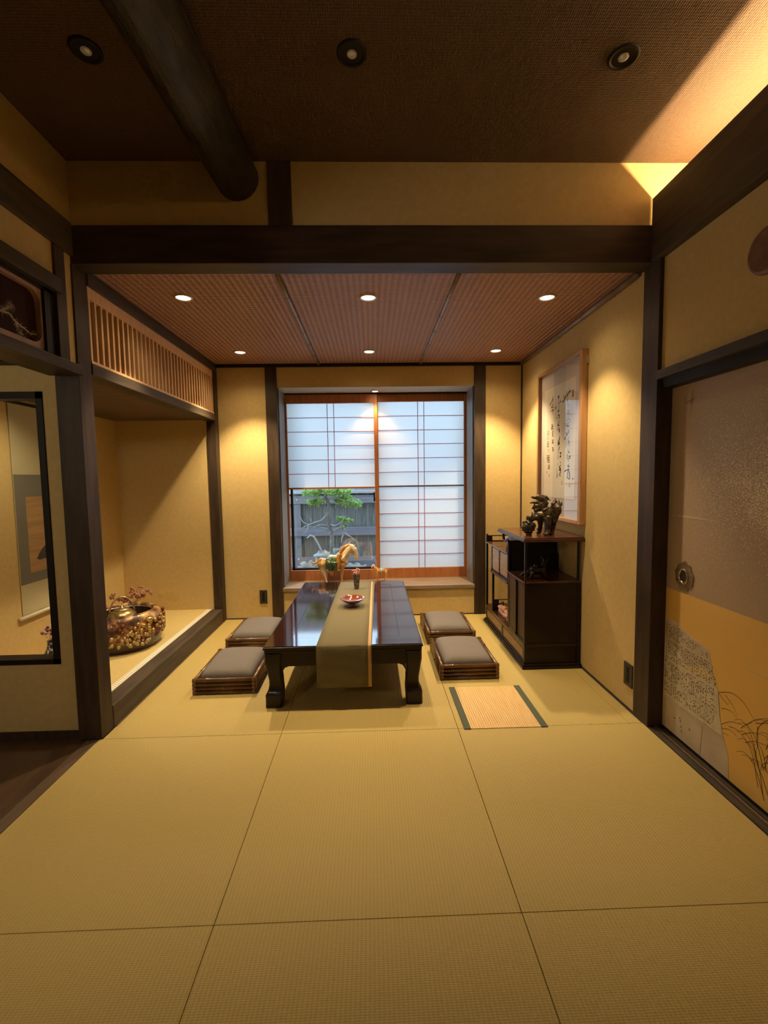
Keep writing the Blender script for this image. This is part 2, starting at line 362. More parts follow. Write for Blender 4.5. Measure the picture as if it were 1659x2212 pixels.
# outer aluminium window with clear glass
YG = YW+.095
P(MB().box(-.86, -.838, YG-.02, YG+.02, .38, 2.2).box(.06, .10, YG-.02, YG+.02, .38, 2.2).box(-.86, .10, YG-.02, YG+.02, .385, .412).box(.10, 1.06, YG-.02, YG+.02, .385, .412), 'aluminium_frame', blackwood, win)
P(MB().box(-.845, .07, YG-.002, YG+.002, .40, 2.2), 'glass_pane', glass, win)
P(MB().box(.10, 1.05, YG+.008, YG+.012, .40, 2.2), 'glass_pane', glass, win)
P(MB().box(.020, .034, YG-.035, YG-.02, 1.12, 1.22, bev=.003).box(.028, .045, YG-.045, YG-.02, 1.13, 1.165, bev=.003), 'window_latch', blackwood, win)
STROKES=[[(3.2727,1.9769,0.007),(3.3036,1.968,0.006),(3.3475,1.9489,0.0055),(3.3926,1.9264,0.0061),(3.4156,1.9135,0.0124)],[(3.3016,2.0014,0.002),(3.3102,1.9774,0.0038),(3.3252,1.953,0.0027),(3.3276,1.9317,0.0028),(3.3433,1.9207,0.0038),(3.3268,1.907,0.0044)],[(3.3421,1.978,0.0027),(3.3361,1.955,0.0066)],[(3.3677,1.9691,0.0028),(3.3616,1.9432,0.0084)],[(3.3938,1.9628,0.0034),(3.385,1.9362,0.0095)],[(3.3268,1.907,0.0028),(3.3293,1.8855,0.0033),(3.313,1.8747,0.0028),(3.3285,1.8635,0.002)],[(3.3311,1.8447,0.0022),(3.3053,1.8354,0.0044),(3.3303,1.8227,0.0023),(3.2984,1.8181,0.0028)],[(3.3205,1.8158,0.0022),(3.3131,1.7874,0.0025)],[(3.3455,1.7945,0.0044),(3.3324,1.79,0.0022)],[(3.3034,1.7806,0.0021),(3.2839,1.7645,0.0024),(3.3022,1.7478,0.0025),(3.3308,1.743,0.0022),(3.3441,1.7529,0.002),(3.3414,1.7691,0.002),(3.3096,1.7787,0.0024)],[(3.3736,1.7565,0.002),(3.3532,1.7346,0.0028),(3.3238,1.7279,0.0083),(3.2951,1.7245,0.0071)],[(3.3515,1.6857,0.0067),(3.3346,1.6646,0.0045)],[(3.3005,1.6982,0.0071),(3.3093,1.6772,0.0071),(3.3377,1.6607,0.0055),(3.3632,1.6436,0.0033),(3.3762,1.6364,0.0079),(3.3499,1.6369,0.0034)],[(3.3462,1.6254,0.0025),(3.3485,1.5978,0.0039),(3.351,1.5728,0.0044)],[(3.2955,1.6458,0.0028),(3.3171,1.6257,0.0028),(3.291,1.6071,0.0061),(3.3191,1.59,0.0039)],[(3.2812,1.5953,0.0032),(3.2962,1.5745,0.002)],[(3.3084,1.5589,0.0022),(3.3063,1.5339,0.0055),(3.2853,1.5327,0.0072)],[(3.3201,1.5236,0.0061),(3.3192,1.4986,0.0055),(3.3283,1.4824,0.0062)],[(3.3,1.5005,0.0033),(3.2749,1.5047,0.0071),(3.2714,1.4936,0.0071),(3.3027,1.484,0.0044),(3.3019,1.4619,0.0039)],[(3.2856,1.4503,0.0028),(3.301,1.437,0.0039),(3.317,1.4347,0.0039),(3.2976,1.4286,0.0061),(3.2755,1.4307,0.0038)],[(3.3037,1.4204,0.0033),(3.2905,1.4091,0.0072),(3.3288,1.4015,0.0045),(3.368,1.3938,0.008)],[(3.2906,1.4118,0.006),(3.3119,1.3789,0.0072),(3.3206,1.3511,0.0061),(3.2784,1.3344,0.0055)],[(3.2839,1.4007,0.0083),(3.2827,1.3675,0.0082),(3.2784,1.3344,0.0039)],[(3.2707,1.3839,0.002),(3.269,1.3344,0.002)],[(3.2775,1.3068,0.0022),(3.2708,1.2958,0.0038),(3.2862,1.2845,0.002),(3.267,1.2793,0.0027)],[(3.4968,1.9758,0.015),(3.4823,1.9603,0.0172)],[(3.4891,1.9544,0.002),(3.4827,1.9104,0.002),(3.4793,1.8698,0.002)],[(3.4436,1.9408,0.0028),(3.45,1.9278,0.0057),(3.4808,1.9158,0.002)],[(3.5265,1.9031,0.002),(3.5516,1.8983,0.0059),(3.5329,1.8794,0.0047)],[(3.4934,1.8691,0.0144),(3.4844,1.8534,0.0127)],[(3.4992,1.8325,0.0052),(3.4709,1.8257,0.0069),(3.4739,1.8089,0.0074),(3.4842,1.8046,0.0035)],[(3.5059,1.819,0.0058),(3.5233,1.8025,0.0024)],[(3.4733,1.7917,0.002),(3.4831,1.7699,0.0052),(3.5038,1.7551,0.0058),(3.4685,1.7509,0.004)],[(3.4648,1.7462,0.0023),(3.4963,1.7427,0.0029),(3.5064,1.7235,0.0035),(3.4883,1.7129,0.0041)],[(3.4818,1.7295,0.0087),(3.4658,1.7134,0.0093),(3.4811,1.7092,0.004),(3.4634,1.7016,0.008),(3.4734,1.6883,0.0023)],[(3.4645,1.6714,0.0029),(3.4617,1.6496,0.0075),(3.4785,1.628,0.0105),(3.4849,1.6082,0.0174),(3.457,1.6147,0.0115)],[(3.4527,1.5885,0.004),(3.4731,1.5697,0.0058),(3.4899,1.5447,0.002),(3.4927,1.5186,0.0023),(3.4867,1.4892,0.0065)],[(3.4601,1.5371,0.0052),(3.4269,1.5375,0.0063),(3.4436,1.5218,0.0052),(3.4535,1.505,0.0075),(3.426,1.5123,0.004)],[(3.4453,1.4672,0.0058),(3.4346,1.4596,0.0069)],[(3.4978,1.4575,0.003),(3.4938,1.4427,0.0059)],[(3.4273,1.4465,0.0029),(3.4649,1.4273,0.0075),(3.4368,1.4208,0.0057),(3.4643,1.407,0.0076),(3.426,1.4062,0.0057)],[(3.4367,1.418,0.0075),(3.4392,1.3892,0.0087),(3.456,1.3691,0.0052),(3.4347,1.3574,0.0058)],[(3.5075,1.4225,0.0029),(3.5027,1.3842,0.0041),(3.505,1.346,0.0042),(3.4774,1.3751,0.002)],[(3.4163,1.3228,0.0023),(3.4091,1.3113,0.004),(3.412,1.294,0.0028),(3.4039,1.2984,0.0028)],[(3.6063,1.9941,0.002),(3.5967,1.9732,0.0077),(3.6277,1.9548,0.0054),(3.6615,1.9305,0.0091)],[(3.5944,1.9698,0.0059),(3.6009,1.9385,0.0042),(3.5922,1.8987,0.0036)],[(3.6044,1.9302,0.003),(3.6301,1.9075,0.0066),(3.5812,1.9058,0.0023)],[(3.5806,1.8851,0.01),(3.6104,1.8837,0.0054),(3.633,1.8781,0.0048)],[(3.6029,1.8826,0.0036),(3.5906,1.8482,0.0026)],[(3.6255,1.7724,0.0027),(3.5936,1.7704,0.0039)],[(3.6033,1.7719,0.0023),(3.6271,1.7363,0.0039)],[(3.6199,1.7628,0.0028),(3.584,1.7551,0.0047),(3.6013,1.7523,0.002)],[(3.6259,1.7545,0.0028),(3.5891,1.7521,0.0039)],[(3.6028,1.7618,0.0023),(3.612,1.7363,0.0039)],[(3.6218,1.745,0.0027),(3.5869,1.7376,0.0047),(3.599,1.7342,0.002)],[(3.632,1.7371,0.0027),(3.5852,1.7338,0.0038)],[(3.6085,1.7192,0.002),(3.5804,1.7183,0.0026)],[(3.5879,1.7148,0.002),(3.5937,1.684,0.0027)],[(3.5988,1.708,0.002),(3.5887,1.7029,0.0032),(3.5956,1.6981,0.002)],[(3.6051,1.6984,0.002),(3.5848,1.6984,0.0027)],[(3.5995,1.7144,0.002),(3.6031,1.6867,0.0027)],[(3.6015,1.6878,0.002),(3.579,1.6816,0.0032),(3.5888,1.6771,0.002)],[(3.6057,1.678,0.002),(3.5779,1.6774,0.0027)],[(3.6161,1.6493,0.002),(3.575,1.647,0.0027)],[(3.5841,1.643,0.002),(3.5937,1.6269,0.0027)],[(3.6012,1.6418,0.002),(3.5824,1.6378,0.0032),(3.5943,1.6355,0.002)],[(3.6044,1.6359,0.002),(3.585,1.6356,0.0027)],[(3.5953,1.6481,0.002),(3.6049,1.6205,0.0027)],[(3.608,1.63,0.002),(3.5776,1.6251,0.0032),(3.5942,1.6232,0.002)],[(3.613,1.6242,0.002),(3.574,1.6224,0.0027)],[(3.5929,1.6395,0.002),(3.6047,1.6296,0.0027)],[(3.6047,1.5865,0.002),(3.5793,1.5871,0.0027)],[(3.5845,1.5872,0.002),(3.5997,1.5531,0.0027)],[(3.5881,1.5737,0.002),(3.5717,1.568,0.0032),(3.5835,1.5626,0.002)],[(3.599,1.5627,0.002),(3.5741,1.5635,0.0027)],[(3.5852,1.5818,0.002),(3.5816,1.5577,0.0027)],[(3.7026,1.7253,0.0024),(3.6828,1.7258,0.0034)],[(3.6821,1.7221,0.002),(3.6944,1.7083,0.0034)],[(3.6965,1.712,0.0023),(3.6845,1.7058,0.004),(3.6851,1.6991,0.002)],[(3.7089,1.7006,0.0024),(3.6779,1.7001,0.0034)],[(3.7017,1.6791,0.0023),(3.6922,1.6807,0.0034)],[(3.6944,1.6824,0.002),(3.7023,1.6619,0.0034)],[(3.7002,1.6667,0.0024),(3.6911,1.661,0.004),(3.6935,1.658,0.002)],[(3.7106,1.6407,0.002),(3.6779,1.64,0.0027)],[(3.6871,1.638,0.002),(3.699,1.6011,0.0027)],[(3.6977,1.6298,0.002),(3.6715,1.6238,0.0033),(3.6868,1.6197,0.002)],[(3.7036,1.6204,0.002),(3.6784,1.6204,0.0027)],[(3.6908,1.6328,0.002),(3.7072,1.61,0.0027)],[(3.6933,1.6097,0.002),(3.6751,1.6045,0.0034),(3.6785,1.5995,0.002)],[(3.7098,1.601,0.002),(3.672,1.6003,0.0028)],[(3.6801,1.5757,0.0023),(3.6712,1.5779,0.0034)],[(3.6741,1.5789,0.0021),(3.6733,1.5627,0.0034)],[(3.7179,1.5299,0.0024),(3.6499,1.5284,0.0034)],[(3.6684,1.5246,0.002),(3.7091,1.4906,0.0034)],[(3.7017,1.5193,0.0024),(3.6602,1.5134,0.004),(3.6741,1.5089,0.002)],[(3.7141,1.5101,0.0024),(3.6466,1.5089,0.0033)],[(3.6999,1.5157,0.0021),(3.6728,1.4729,0.0034)],[(3.6849,1.499,0.0024),(3.646,1.4935,0.0041),(3.6781,1.4896,0.002)],[(3.7032,1.49,0.0024),(3.6521,1.4899,0.0034)],[(3.6889,1.5257,0.002),(3.7046,1.4957,0.0035)],[(3.7001,1.4801,0.0024),(3.6481,1.4743,0.0041),(3.6818,1.4729,0.002)],[(3.6802,1.449,0.002),(3.644,1.4493,0.0028)],[(3.6545,1.4442,0.002),(3.684,1.4182,0.0028)],[(3.6761,1.4419,0.002),(3.6473,1.4384,0.0033),(3.6585,1.435,0.002)],[(3.6763,1.435,0.002),(3.648,1.4356,0.0027)],[(3.6696,1.4414,0.002),(3.6708,1.4173,0.0027)],[(3.6771,1.4281,0.002),(3.6487,1.4247,0.0033),(3.654,1.4211,0.002)],[(3.678,1.4212,0.002),(3.6432,1.4218,0.0028)],[(3.6565,1.4505,0.002),(3.6665,1.416,0.0027)],[(3.6701,1.3741,0.002),(3.6536,1.3757,0.0027)],[(3.6599,1.3736,0.002),(3.6583,1.3623,0.0028)],[(3.6661,1.3648,0.002),(3.6542,1.361,0.0033),(3.6592,1.3561,0.002)],[(3.6654,1.3556,0.002),(3.6544,1.3573,0.0027)]]
# ---------------------------------------------------------------- downlights
def downlight(x, y, z, r, label, group, watt, lit=True, black=False, size=84, blend=.6, col=WARM):
    t = thing('downlight', (x, y, z), label, 'ceiling light', group)
    b = MB(); b.lathe([(r*1.22, 0), (r*1.22, -.004), (r*1.12, -.008), (r, -.008), (r*.92, -.002)], 0, 0, 0, 32)
    b.build('trim_ring', blackwood if black else ring_m, t, True)
    if black:
        MB().lathe([(r, -.007), (r*.98, -.001)], 0, 0, 0, 32).lathe([(0.001, -.0015), (r*.99, -.0015)], 0, 0, 0, 32).build('baffle', blackwood, t, True)
        MB().ball((0, 0, -.004), r*.42, 2, (1, 1, .35)).build('bulb', bulb_off, t, True)
    else:
        MB().lathe([(0.001, -.0045), (r*.75, -.0045), (r*.95, -.002)], 0, 0, 0, 32).build('lamp_lens', lens_m, t, True)
    if lit:
        ld = bpy.data.lights.new('downlight_lamp', 'SPOT'); ld.energy = watt; ld.color = col; ld.spot_size = math.radians(size); ld.spot_blend = blend
        ld.shadow_soft_size = .02; lo = bpy.data.objects.new('downlight_lamp', ld); COL.objects.link(lo); lo.parent = t; lo.location = (0, 0, -.03)
        ld = bpy.data.lights.new('downlight_spill', 'SPOT'); ld.energy = watt*.085; ld.color = WARM; ld.spot_size = math.radians(150); ld.spot_blend = 1
        ld.shadow_soft_size = .03; lo = bpy.data.objects.new('downlight_spill', ld); COL.objects.link(lo); lo.parent = t; lo.location = (0, 0, -.03)
    return t
ring_m = mat('brass_ring', (.55, .45, .33), .3, metal=.7); bulb_off = mat('unlit_bulb_glow', (.55, .48, .36), .3, metal=.5, emit=(1, .8, .5, .03))  # the bulb is off; its faint glow is added by emission
lens_m = mat('lit_lens', (1, .9, .7), .4, emit=(1, .80, .50, 14))
G = 'lit downlights in the woven ceiling'
for x, y, lb in ((-1.1, 2.80, 'lit downlight near the beam, leftmost of the front row, by the slatted transom'), (0, 2.81, 'large lit downlight in the middle of the front row, between the two bamboo strips'),
                 (1.095, 2.82, 'lit downlight near the beam, rightmost of the front row'), (-1.1, 3.96, 'small lit downlight at the back left corner of the woven ceiling'),
                 (0, 3.97, 'small lit downlight in the centre of the back row above the window'), (1.098, 3.97, 'small lit downlight at the back right, above the cabinet side')):
    k = (.72 if x else .36) if y < 3 else (1.22 if x else .5)
    downlight(x, y, ZR, .044, lb, G, SPOT_W*k, size=88)
downlight(.052, 4.60, 2.240, .034, 'small lit downlight in the white soffit directly over the paper screens', 'lit downlights in the woven ceiling', 30, size=96, col=(1, .58, .24))
for x, y, lb in ((-1.01, 1.785, 'unlit black downlight left of the dark log beam'), (-.045, 1.787, 'unlit black downlight in the middle of the high ceiling'), (.975, 1.789, 'unlit black downlight on the right, at the edge of the glowing ceiling')):
    downlight(x, y, ZC, .046, lb, 'unlit black downlights in the high ceiling', 0, lit=False, black=True)
# unseen fill lights, added to brighten the foreground and the corridor wall
def point(x, y, z, e, r=.08, col=WARM, nm='corridor_fill'):
    ld = bpy.data.lights.new(nm, 'POINT'); ld.energy = e; ld.color = col; ld.shadow_soft_size = r
    o = bpy.data.objects.new(nm, ld); COL.objects.link(o); o.location = (x, y, z); return o
def area(loc, rot, sx, sy, e, col, nm):
    ld = bpy.data.lights.new(nm, 'AREA'); ld.shape = 'RECTANGLE'; ld.size = sx; ld.size_y = sy; ld.energy = e; ld.color = col
    o = bpy.data.objects.new(nm, ld); COL.objects.link(o); o.location = loc; o.rotation_euler = rot; return o
for x in (-.6, .7):  # added fill spots out of view, with no fixtures
    ld = bpy.data.lights.new('rear_fill_spot', 'SPOT'); ld.energy = FILL_W; ld.color = WARM; ld.spot_size = math.radians(120); ld.spot_blend = .8; ld.shadow_soft_size = .05
    o = bpy.data.objects.new('rear_fill_spot', ld); COL.objects.link(o); o.location = (x, -1.1, 2.88)
point(-2.3, -.3, 1.9, 38, .12, (1, .92, .76))  # added point fill that brightens the corridor wall, no known lamp there
# cove strip above the right beam, hidden in its trough
area((1.60, -.05, 2.60), (PI, 0, 0), .03, 4.6, COVE_W, (1, .70, .36), 'cove_strip')
# small lamp inside the alcove, above the hanging scroll
ld = bpy.data.lights.new('alcove_lamp', 'SPOT'); ld.energy = 17; ld.color = (1, .84, .50); ld.spot_size = math.radians(130); ld.spot_blend = .8; ld.shadow_soft_size = .03
o = bpy.data.objects.new('alcove_lamp', ld); COL.objects.link(o); o.location = (-1.85, 2.75, 1.915); o.rotation_euler = (0, math.radians(22), 0)
# ---------------------------------------------------------------- log beam
b = MB(); pts = []; rs = []
for i in range(9):
    t = i/8; y = -1.5 + t*3.86
    pts.append((-.645 - .30*(1-t)**1.2*1.0 + .012*math.sin(i*1.7), y, 2.845 + .03*math.sin(i*1.1)*(1-t) + .14*(1-t))); rs.append(.118 - .010*t + .006*math.sin(i*2.3))
b.tube(pts, rs, 20)
struct(b.build('trim_31', mat('blackened_log', (.012, .011, .010), .42, noise_=9, col2=(.035, .032, .03), scale=(3, 1, 3), bump=(14, .6, .012)), smooth=True))
# ---------------------------------------------------------------- low table
T = thing('low_table', (-.185, 3.45, 0), 'low dark lacquered table with curved legs, window light reflected in its top', 'table')
gw = .003; tx0, tx1, ty0, ty1, tz = -.652, .283, 2.625, 4.292, .375
gx0, gx1, gy0, gy1 = -.515, .160, 2.766, 4.150
b = MB()
b.box(tx0, tx1, ty0, gy0, .345, tz).box(tx0, tx1, gy1, ty1, .345, tz).box(tx0, gx0, gy0, gy1, .345, tz).box(gx1, tx1, gy0, gy1, .345, tz)
P(b, 'table_top', lacquer, T)
P(MB().box(gx0+gw, gx1-gw, gy0+gw, gy1-gw, .35, tz-.0006), 'top_panel', lacquer, T)
b = MB(); bx = [(-.009, .357, .371), (-.003, .347, .352), (-.002, .336, .346), (.010, .326, .336)]
for d, z0, z1 in bx: b.box(tx0+d, tx1-d, ty0+d, ty1-d, z0, z1, bev=.003)
P(b, 'edge_moulding', table_wood, T)
b = MB(); b.box(tx0+.02, tx1-.02, ty0+.02, ty0+.05, .245, .33).box(tx0+.02, tx1-.02, ty1-.05, ty1-.02, .245, .33).box(tx0+.02, tx0+.05, ty0+.02, ty1-.02, .245, .33).box(tx1-.05, tx1-.02, ty0+.02, ty1-.02, .245, .33)
for sx in (tx0+.095, tx1-.095):
    for yy in (ty0+.035, ty1-.035):
        s_ = 1 if sx < 0 else -1
        b.prism([(sx, .246), (sx+s_*.045, .246), (sx+s_*.018, .235), (sx+s_*.004, .212), (sx, .20)], 'y', yy-.014, yy+.014)
P(b, 'apron', table_wood, T)
prof = [(.0, -.008, .097), (.02, -.008, .098), (.05, -.007, .100), (.075, -.008, .101), (.083, -.002, .095), (.10, .006, .086), (.13, .012, .078), (.16, .012, .077), (.20, .006, .080), (.24, .000, .086), (.28, -.006, .094), (.33, -.006, .098)]
for cx, sx in ((tx0, 1), (tx1, -1)):
    for cy, sy in ((ty0, 1), (ty1, -1)):
        b = MB(); rings = []
        for z, o_, w in prof:
            xa, xb = cx+sx*(o_+.004), cx+sx*(o_+.004+w); ya, yb = cy+sy*(o_+.004), cy+sy*(o_+.004+w)
            e = .008
            q = [(xa+sx*e, ya), (xb-sx*e, ya), (xb, ya+sy*e), (xb, yb-sy*e), (xb-sx*e, yb), (xa+sx*e, yb), (xa, yb-sy*e), (xa, ya+sy*e)]
            rings.append([b.bm.verts.new((u, v, z)) for u, v in q])
        for i in range(len(rings)-1):
            for j in range(8): b.bm.faces.new((rings[i][j], rings[i][(j+1) % 8], rings[i+1][(j+1) % 8], rings[i+1][j]))
        b.bm.faces.new(rings[0]); b.bm.faces.new(rings[-1])
        auto(P(b, 'leg', table_wood, T), 35)
# runner
def cloth_strip(x0b, x0f, x1b, x1f, th, zend):
    """strip following the table top from the back edge, over the front edge and down; x edges at back / front"""
    path = [(ty1-.02, tz)] + [(ty1-.02-(ty1-.02-ty0)*i/30, tz) for i in range(1, 30)] + [(ty0+.004, tz), (ty0-.004, tz-.001), (ty0-.010, tz-.008), (ty0-.013, tz-.03)]
    path += [(ty0-.016-.002*math.sin(i*.6), tz-.03-(tz-.03-zend)*i/8) for i in range(1, 9)]
    b = MB(); rows_ = []
    for i, (y, z) in enumerate(path):
        t = min(1, i/31); xa = x0b+(x0f-x0b)*t; xb = x1b+(x1f-x1b)*t; row = []
        for k in range(7):
            s = k/6; wv = .0009*(noise.noise(Vector((s*3, i*.5, 1)))+.6) if i < 31 else .004*noise.noise(Vector((s*2, i*.25, 5)))
            row.append((xa+(xb-xa)*s, y-(wv if i >= 31 else 0), z+(wv+.0006 if i < 31 else 0)))
        rows_.append(row)
    top = [[b.bm.verts.new(Vector(p)+Vector((0, -th if i >= 31 else 0, th if i < 31 else 0))) for p in r_] for i, r_ in enumerate(rows_)]
    bot = [[b.bm.verts.new(p) for p in r_] for r_ in rows_]
    for A, fl in ((top, 0), (bot, 1)):
        for i in range(len(A)-1):
            for k in range(6): b.bm.faces.new((A[i][k], A[i][k+1], A[i+1][k+1], A[i+1][k]))
    for i in range(len(top)-1):
        for k in (0, 6): b.bm.faces.new((top[i][k], top[i+1][k], bot[i+1][k], bot[i][k]))
    for i in (0, -1):
        for k in range(6): b.bm.faces.new((top[i][k], top[i][k+1], bot[i][k+1], bot[i][k]))
    return b
run_m = woven('olive_linen', (.115, .093, .042), (.165, .135, .064), 2*PI/.003, 2*PI/.003, .9, .3, .0008)
rn = cloth_strip(-.312, -.345, -.018, -.038, .0016, .120).build('table_runner', run_m, smooth=True)
tag(rn, 'long olive table runner with a gold stripe, hanging over the low table front', 'table runner')
st = cloth_strip(-.018, -.038, -.004, -.018, .0019, .1215).build('gold_stripe', mat('gold_cloth', (.42, .24, .07), .5, noise_=300, col2=(.50, .30, .09)), rn, True); tag(st, 'gold cloth stripe')
cloth_strip(-.004, -.018, .014, -.015, .0014, .121).build('border', run_m, rn, True)
# bowl, vase
bw = MB().lathe([(.001, .0), (.030, .0), (.031, .004), (.026, .010), (.024, .018), (.034, .024), (.062, .034), (.086, .050), (.096, .062), (.0965, .064), (.094, .064), (.083, .052), (.060, .039), (.030, .031), (.001, .029)], -.163, 3.44, tz+.0035, 48)
o = bw.build('footed_bowl', mat('red_lacquer', (.20, .045, .022), .12, coat=1, spec=.6), smooth=True); tag(o, 'shallow red-brown lacquer bowl on a foot, on the table runner', 'bowl')
V = thing('flower_vase', (-.148, 3.99, tz+.004), 'small tapered black crackle vase of dried coral pink flowers on the table runner', 'vase')
b = MB(); rings = []
for z, w in ((0, .019), (.004, .0215), (.04, .024), (.09, .0285), (.118, .031), (.124, .0335), (.130, .0335), (.130, .027), (.05, .02)):
    rings.append([b.bm.verts.new((math.cos(a+PI/8)*w*1.08, math.sin(a+PI/8)*w*1.08, z)) for a in [2*PI*j/8 for j in range(8)]])
for i in range(len(rings)-1):
    for j in range(8): b.bm.faces.new((rings[i][j], rings[i][(j+1) % 8], rings[i+1][(j+1) % 8], rings[i+1][j]))
b.bm.faces.new(list(reversed(rings[0])))
def crackle(name, dark, light, sc):
    M = mat(name, dark, .22, spec=.6); n, l = M.node_tree.nodes, M.node_tree.links
    tc = n.new('ShaderNodeTexCoord'); v = n.new('ShaderNodeTexVoronoi'); v.feature = 'DISTANCE_TO_EDGE'; v.inputs['Scale'].default_value = sc
    r = n.new('ShaderNodeValToRGB'); r.color_ramp.elements[0].position = .02; r.color_ramp.elements[1].position = .07
    r.color_ramp.elements[0].color = (*light, 1); r.color_ramp.elements[1].color = (*dark, 1)
    l.new(tc.outputs['Object'], v.inputs[0]); l.new(v.outputs['Distance'], r.inputs[0]); l.new(r.outputs[0], n['Principled BSDF'].inputs['Base Color']); return M
crk = crackle('crackle_glaze', (.018, .014, .016), (.35, .30, .27), 75)
b.build('vase_body', crk, V)
random.seed(5)
def sprig(par, col, n_, h, spread, z0, rl, seed=1, nm='dried_flowers'):
    random.seed(seed); b = MB()
    for i in range(n_):
        a = random.uniform(0, 2*PI); q = random.uniform(.2, 1)*spread; hh = h*random.uniform(.55, 1)
        p0 = Vector((0, 0, z0)); p3 = Vector((math.cos(a)*q, math.sin(a)*q, z0+hh)); pm = p0.lerp(p3, .5)+Vector((math.cos(a), math.sin(a), 0))*(-q*.2)
        b.tube([p0, pm, p3], [.0012, .001, .0008], 5)
        for k in range(5):
            d = Vector((random.gauss(0, 1), random.gauss(0, 1), random.gauss(.3, .8))).normalized()
            b.ball(p3+d*rl*.9, rl*random.uniform(.4, .8), 1, (1, 1, 1), .5)
            b.tube([p3, p3+d*rl*2.2], [.001, .0005], 4)
    return b.build(nm, col, par, True)
sprig(V, mat('dried_coral', (.55, .22, .17), .7, noise_=60, col2=(.72, .42, .36)), 16, .075, .038, .10, .007, 5)
# ---------------------------------------------------------------- bamboo floor stools with cushions
def make_stool():
    t = thing('floor_stool', (0, 0, 0), '', 'floor stool', 'bamboo floor stools with grey cushions')
    w, d, r = .20, .265, .0135
    for k in range(4):
        z = r+k*.0262; b = MB()
        for sx in (-1, 1):
            b.tube([(sx*(w-r), -d, z), (sx*(w-r), d, z)], r, 12)
        for sy in (-1, 1):
            nd = (-.05+.055*k)*sy
            b.tube([(-w, sy*(d-r), z), (nd-.006, sy*(d-r), z), (nd, sy*(d-r), z), (nd+.006, sy*(d-r), z), (w, sy*(d-r), z)], [r, r, r*1.22, r, r], 12)
            b.tube([(sy*(w-r), nd-.006, z), (sy*(w-r), nd, z), (sy*(w-r), nd+.006, z)], [r, r*1.22, r], 12)
        b.build('bamboo_rail', bamboo_dark, t, True)
    MB().box(-w+.02, w-.02, -d+.02, d-.02, .07, .088).build('seat_board', bamboo_dark, t)
    b = MB(); nx, ny = 18, 22; top = []; a_, c_ = .172, .236
    for i in range(nx+1):
        row = []
        for j in range(ny+1):
            u = -1+2*i/nx; v = -1+2*j/ny
            # rounded-square outline
            x = u*a_*(1-.035*abs(v)**6); y = v*c_*(1-.03*abs(u)**6)
            e = (1-abs(u)**5)*(1-abs(v)**5)
            row.append(b.bm.verts.new((x, y, .094+.052*max(0, e)**.38+.003*noise.noise(Vector((x*9, y*9, 0))))))
        top.append(row)
    for i in range(nx):
        for j in range(ny): b.bm.faces.new((top[i][j], top[i+1][j], top[i+1][j+1], top[i][j+1]))
    ed = [top[i][0] for i in range(nx+1)]+[top[nx][j] for j in range(1, ny+1)]+[top[i][ny] for i in range(nx-1, -1, -1)]+[top[0][j] for j in range(ny-1, 0, -1)]
    lo = [b.bm.verts.new((v.co.x*.985, v.co.y*.985, .088)) for v in ed]
    for i in range(len(ed)): b.bm.faces.new((ed[i], ed[(i+1) % len(ed)], lo[(i+1) % len(ed)], lo[i]))
    b.bm.faces.new(lo)
    b.build('cushion', fabric_grey, t, True)
    return t
S0 = make_stool()
for i, (x, y, rz, lb) in enumerate(((-.965, 3.075, .012, 'bamboo floor stool with a grey cushion on the left of the table, nearest the camera'), (-.985, 3.80, 0, 'bamboo floor stool with a grey cushion on the left of the table, nearer the window'),
                        (.640, 3.19, 0, 'bamboo floor stool with a grey cushion right of the table, behind the striped mat'), (.635, 3.855, 0, 'bamboo floor stool with a grey cushion right of the table, nearest the window wall'))):
    o = S0 if i == 0 else copy_tree(S0)
    o.location = (x, y, 0); o.rotation_euler.z = rz; o['label'] = lb
# ---------------------------------------------------------------- small striped mat
pm = thing('place_mat', (.707, 2.573, 0), 'small striped bamboo mat with dark green edges lying on the tatami', 'mat')
b = MB(); x = .515
while x < .900:
    b.box(x, x+.0118, 2.332, 2.816, .0008, .0042, bev=.0012); x += .0132
P(b, 'bamboo_slats', mat('honey_bamboo', (.66, .42, .17), .5, noise_=12, col2=(.76, .52, .24), scale=(8, .5, 1)), pm)
P(MB().box(.511, .904, 2.334, 2.814, .0002, .0015), 'backing', mat('orange_backing', (.50, .27, .09), .8), pm)
for x0 in (.479, .900): P(MB().box(x0, x0+.038, 2.329, 2.819, .0002, .0056, bev=.002), 'edge_binding', mat('dark_green_binding', (.075, .085, .060), .85), pm)
# ---------------------------------------------------------------- wall sockets
def socket(name, x, y, z0, z1, face, lb):
    t = thing(name, (x, y, (z0+z1)/2), lb, 'wall socket')
    h = (z1-z0)/2
    if face == 'y':
        MB().box(-.037, .037, -.008, 0, -h, h, bev=.002).build('cover_plate', black_plastic, t); MB().box(-.013, .013, -.0095, -.007, -.045, .045, bev=.001).build('socket_insert', blackwood, t)
    else:
        MB().box(-.008, 0, -.042, .042, -h, h, bev=.002).build('cover_plate', black_plastic, t)
        b = MB().box(-.0095, -.007, -.014, .014, -.045, .045, bev=.001)
        for zz in (-.022, .022): b.box(-.0105, -.009, -.008, -.005, zz-.006, zz+.006).box(-.0105, -.009, .005, .008, zz-.006, zz+.006)
        b.build('socket_insert', blackwood, t)
socket('wall_socket', -1.079, YB, .155, .286, 'y', 'dark brown wall socket plate low on the back wall, left of the window')
socket('wall_socket', XR, 2.492, .140, .275, 'x', 'dark brown wall socket plate low on the right wall, by the post')
